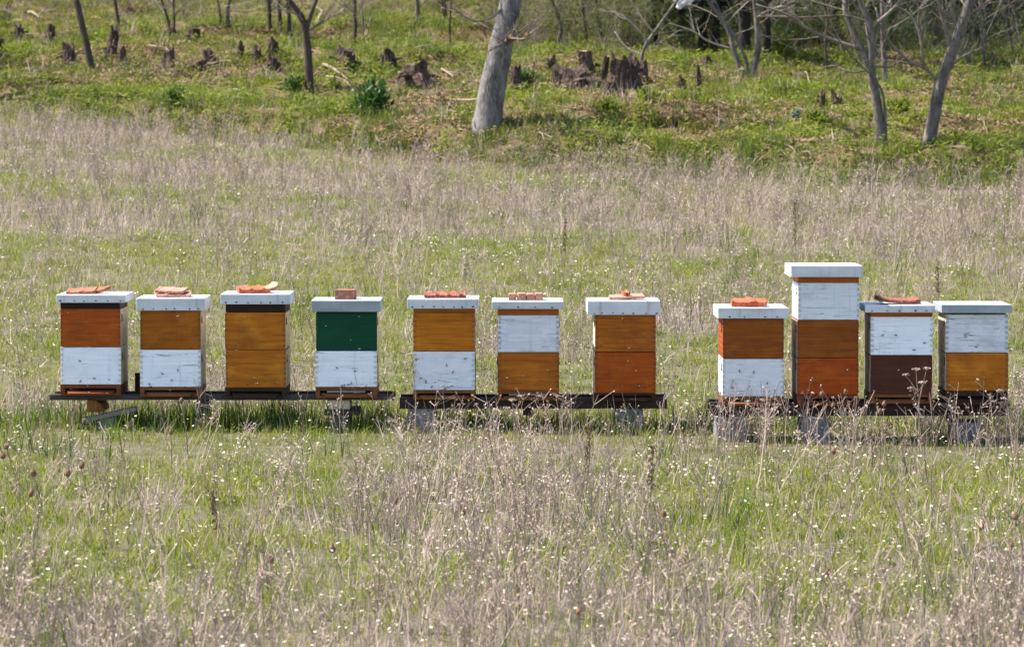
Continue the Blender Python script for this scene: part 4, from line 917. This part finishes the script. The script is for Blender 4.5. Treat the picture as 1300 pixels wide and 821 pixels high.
# stumps
def stump(px, py, w, h, label, cut=False, lean=0.0, name='tree_stump', roots=4):
    p = ground_at(px, py); k_ = (p.y + 26.6) / F; r = w * k_ / 2 * .84; H = h * k_ * 1.05 + .06; mb = MB(); n = 18; rings = 7; vs = []
    ph = [rng.uniform(0, 6.283) for _ in range(4)]; az0 = rng.uniform(0, 6.283)
    jag = [(.80 + .17 * math.sin(6.283 * i / n + ph[3]) + .10 * math.sin(3 * 6.283 * i / n + ph[2]) + rng.uniform(-.07, .07)) if not cut else rng.uniform(.96, 1.02) for i in range(n)]
    for j in range(rings):
        f = j / (rings - 1)
        for i in range(n):
            an = 6.283 * i / n; fl = 1 + .45 * (1 - f) ** 3 * (1 + .7 * math.sin(roots * an + ph[0])); nz = 1 + .13 * math.sin(3 * an + ph[1]) + .09 * math.sin(7 * an + ph[2] + 3 * f) + rng.uniform(-.06, .06)
            rr = r * fl * nz * (1 - .12 * f); vs.append((rr * math.cos(an) + lean * H * f, rr * math.sin(an), -.08 + (H * jag[i] + .08) * f))
    fs = [(j * n + i, j * n + (i + 1) % n, (j + 1) * n + (i + 1) % n, (j + 1) * n + i) for j in range(rings - 1) for i in range(n)]
    mb.add(vs, fs); b = (rings - 1) * n
    c = len(mb.v); mb.v.append((lean * H, 0, H * (.97 if cut else .6))); mb.t.append(.5)
    for i in range(n): mb.f.append([b + i, b + (i + 1) % n, c]); mb.m.append(1)
    for _ in range(roots + 1):      # torn roots and splinters
        an = rng.uniform(0, 6.283); d = Vector((math.cos(an), math.sin(an), rng.uniform(-.25, .35))); s_ = Vector((math.cos(an) * r * .8, math.sin(an) * r * .8, H * rng.uniform(.05, .5)))
        mb.tube([s_, s_ + d * r * .8, s_ + d * r * 1.5 + Vector((rng.uniform(-.05, .05), 0, -.05))], [r * .26, r * .17, r * .05], 6, 0, .5, True, .1)
    o = mb.build(name, [M['stump'], M['cut'] if cut else M['stump']], loc=(p.x, p.y, g(p.x, p.y)), rot=(0, 0, rng.uniform(-.4, .4)))
    return tag(o, label, 'stump', 'old stumps on the slope')
for a_ in ((24, 48, 14, 10, 'small dark stump at the upper left corner of the slope'), (63, 52, 14, 13, 'reddish-brown low stump left of the slim leaning tree'), (1, 72, 9, 16, 'dark stump cut by the left edge of the picture'), (88, 79, 20, 20, 'dark stump with a spike just left of the slim leaning tree'),
           (138, 82, 15, 40, 'tallest rotten stump, right of the slim leaning tree'), (157, 82, 10, 15, 'small stump right of the tallest rotten one'), (217, 49, 12, 9, 'small dark stump at the foot of the V-shaped pair'), (246, 54, 20, 12, 'wide cut stump right of the V-shaped pair'),
           (215, 85, 20, 18, 'dark stump left of the brush heap'), (268, 86, 20, 18, 'dark stump behind the brush heap'), (253, 92, 16, 12, 'low stump in the front of the brush heap'), (302, 78, 12, 16, 'pale brown stump, left of a pair'), (325, 80, 12, 15, 'brown stump, right of a pair'), (288, 110, 10, 9, 'tiny stump low on the left slope'),
           (348, 72, 16, 18, 'rotten stump left of the dark forked tree'), (346, 95, 20, 16, 'dark broad stump left of the green leafy plant'), (437, 88, 28, 24, 'wide rotten stump right of the dark forked tree'), (494, 90, 22, 20, 'gnarled stump above the dark glossy bush'), (524, 106, 40, 18, 'long sprawling root stump right of the glossy bush'),
           (655, 112, 18, 22, 'brown stump touching the right of the leaning trunk'), (703, 92, 14, 14, 'small stump between the trunk and the stump heap'), (734, 118, 40, 26, 'wide broken stump at the left of the stump heap'), (764, 112, 11, 30, 'narrow upright stump with a pale cut in the stump heap'),
           (786, 118, 36, 40, 'largest stump of the heap, reddish brown'), (806, 112, 18, 34, 'dark tall stump behind the largest one of the heap'), (818, 100, 12, 18, 'right-hand small stump of the heap'), (887, 118, 9, 25, 'lone post-like stump right of the stump heap'), (865, 116, 10, 9, 'low dark stump left of the post-like one'),
           (712, 114, 24, 20, 'low torn stump at the front left of the stump heap'), (748, 104, 22, 26, 'dark stump behind the narrow pale-cut one in the heap'), (774, 124, 24, 22, 'torn root lump in front of the largest heap stump'), (797, 104, 20, 26, 'brown stump just behind the largest one of the heap'),
           (897, 82, 12, 6, 'flat dark stump near the shaded wood'), (1041, 141, 15, 17, 'brown stump left of the forked slim tree'), (1066, 142, 18, 18, 'stump with torn bark nearer the forked slim tree')):
    stump(*a_[:4], a_[4], cut='cut' in a_[4], lean=rng.uniform(-.2, .2))
# fallen branches
def stick(x0, y0, x1, y1, w, label, lift=.05, grp='fallen branches on the slope', mat='stick', name='fallen_branch'):
    a_, b_ = ground_at(x0, y0), ground_at(x1, y1); a_ = Vector((a_.x, a_.y, g(a_.x, a_.y) + .02)); b_ = Vector((b_.x, b_.y, g(b_.x, b_.y) + lift)); r = w * (a_.y + 26.6) / F / 2
    if (b_ - a_).length > 2.5: b_ = a_ + (b_ - a_).normalized() * 2.5; b_.z = max(b_.z, g(b_.x, b_.y))
    mb = MB(); m1 = a_.lerp(b_, .35) + Vector((0, 0, rng.uniform(0, .05))); m2 = a_.lerp(b_, .7) + Vector((rng.uniform(-.05, .05), 0, .03))
    c = (a_ + b_) / 2; pts = [q - c for q in catmull([a_, m1, m2, b_], 4)]; n = len(pts)
    mb.tube(pts, [r * (1 - .6 * i / n) for i in range(n)], 6, 0, .5, True, .08)
    for _ in range(3):
        i = rng.randrange(3, n - 1); twigs(mb, pts[i], wob((pts[i + 1] - pts[i]).normalized(), .8), (b_ - a_).length * .25, r * .5, 1, None, 2)
    return tag(mb.build(name, M[mat], loc=c), label, 'branch', grp)
SL = 'pale fallen stick lying among leaves on the slope'
for q in ((410, 92, 442, 106, 4), (415, 105, 445, 118, 3), (300, 70, 318, 92, 3), (188, 62, 214, 72, 4), (245, 88, 300, 84, 3), (505, 95, 522, 113, 3), (560, 90, 600, 118, 3), (575, 130, 625, 142, 3), (350, 112, 395, 104, 3), (285, 120, 325, 128, 3), (440, 140, 470, 150, 3), (700, 120, 730, 140, 3), (805, 150, 825, 162, 3), (857, 178, 885, 190, 3), (830, 120, 860, 132, 2.5), (900, 140, 930, 150, 2.5), (975, 185, 1010, 200, 3), (1022, 100, 1032, 122, 2.5), (1180, 150, 1215, 160, 2.5), (1255, 118, 1270, 132, 2.5), (1235, 150, 1250, 168, 2.5), (120, 120, 160, 128, 3), (30, 100, 60, 96, 3), (560, 155, 600, 160, 3)):
    stick(*q, SL)
stick(396, 40, 443, 11, 4.5, 'long pale fallen trunk leaning up behind the dark forked tree', .5)
stick(0, 16, 24, 28, 5, 'dark fallen branch at the top left corner', .1, mat='barkbrown')
stick(36, 18, 60, 34, 4, 'bleached fallen branch near the top left corner', .1)
stick(185, 14, 232, 6, 3, 'pale fallen pole crossing behind the V-shaped pair of thin trees', .35)
# scraps
def scrap(px, py, Y, w, h, mat, label, name, cat):
    c = at(px, py, Y) if Y else ground_at(px, py); k_ = (c.y + 26.6) / F; mb = MB(); n = 7; vs = []
    for j in range(n):
        for i in range(n):
            u, v_ = i / (n - 1) - .5, j / (n - 1) - .5; vs.append((u * w * k_ * (1 + .3 * math.sin(5 * v_)), .05 * math.sin(7 * u + 3 * v_) + .03 * math.sin(11 * v_), v_ * h * k_ + .04 * math.sin(6 * u)))
    mb.add(vs, [(j * n + i, j * n + i + 1, j * n + n + i + 1, j * n + n + i) for j in range(n - 1) for i in range(n - 1)])
    o = mb.build(name, M[mat], smooth=True, loc=c + Vector((0, 0, 0 if Y else .05))); sm = o.modifiers.new('thick', 'SOLIDIFY'); sm.thickness = .004
    return tag(o, label, cat)
scrap(868, 2, 33, 24, 14, 'plastic', 'white plastic scrap caught in branches at the top edge', 'plastic_scrap', 'scrap')
scrap(1010, 152, None, 9, 7, 'teal', 'small teal scrap lying in the weeds on the right slope', 'plastic_scrap', 'scrap')

# ------------------------------------------------------------------ light, sky, camera
SUN_EL, SUN_AZ = 55.0, 80.0            # azimuth: degrees left of straight behind the hives (+Y)
sd = Vector((-math.sin(R(SUN_AZ)) * math.cos(R(SUN_EL)), math.cos(R(SUN_AZ)) * math.cos(R(SUN_EL)), math.sin(R(SUN_EL))))
L_ = bpy.data.lights.new('sun', 'SUN'); L_.energy = 5.0; L_.angle = R(.53); L_.color = (1, .935, .84)
so = bpy.data.objects.new('sun', L_); so.rotation_euler = sd.to_track_quat('Z', 'Y').to_euler(); so.location = (-20, 20, 30); COL.objects.link(so)
W = bpy.data.worlds.new('World'); S.world = W; W.use_nodes = True; t = W.node_tree; bg = t.nodes['Background']
sk = t.nodes.new('ShaderNodeTexSky'); sk.sky_type = 'NISHITA'; sk.sun_disc = False; sk.sun_elevation = R(SUN_EL); sk.sun_rotation = math.atan2(sd.x, sd.y)
sk.dust_density = 1.0; t.links.new(sk.outputs[0], bg.inputs[0]); bg.inputs[1].default_value = .108
cam = bpy.data.cameras.new('camera'); cam.lens = 135; cam.sensor_width = 36; cam.clip_end = 1000; cam.clip_start = .1
cam.dof.use_dof = True; cam.dof.focus_distance = 26.6; cam.dof.aperture_fstop = 6.5
co = bpy.data.objects.new('camera', cam); co.location = CAM; co.rotation_euler = (R(90) - PITCH, 0, 0); COL.objects.link(co); S.camera = co
vs_ = S.view_settings; S.display_settings.display_device = 'sRGB'; vs_.view_transform = 'Standard'; vs_.look = 'None'; vs_.exposure = 1.55; vs_.gamma = 1; vs_.use_curve_mapping = False
S.cycles.max_bounces = 8; S.cycles.transparent_max_bounces = 8; S.cycles.use_denoising = True
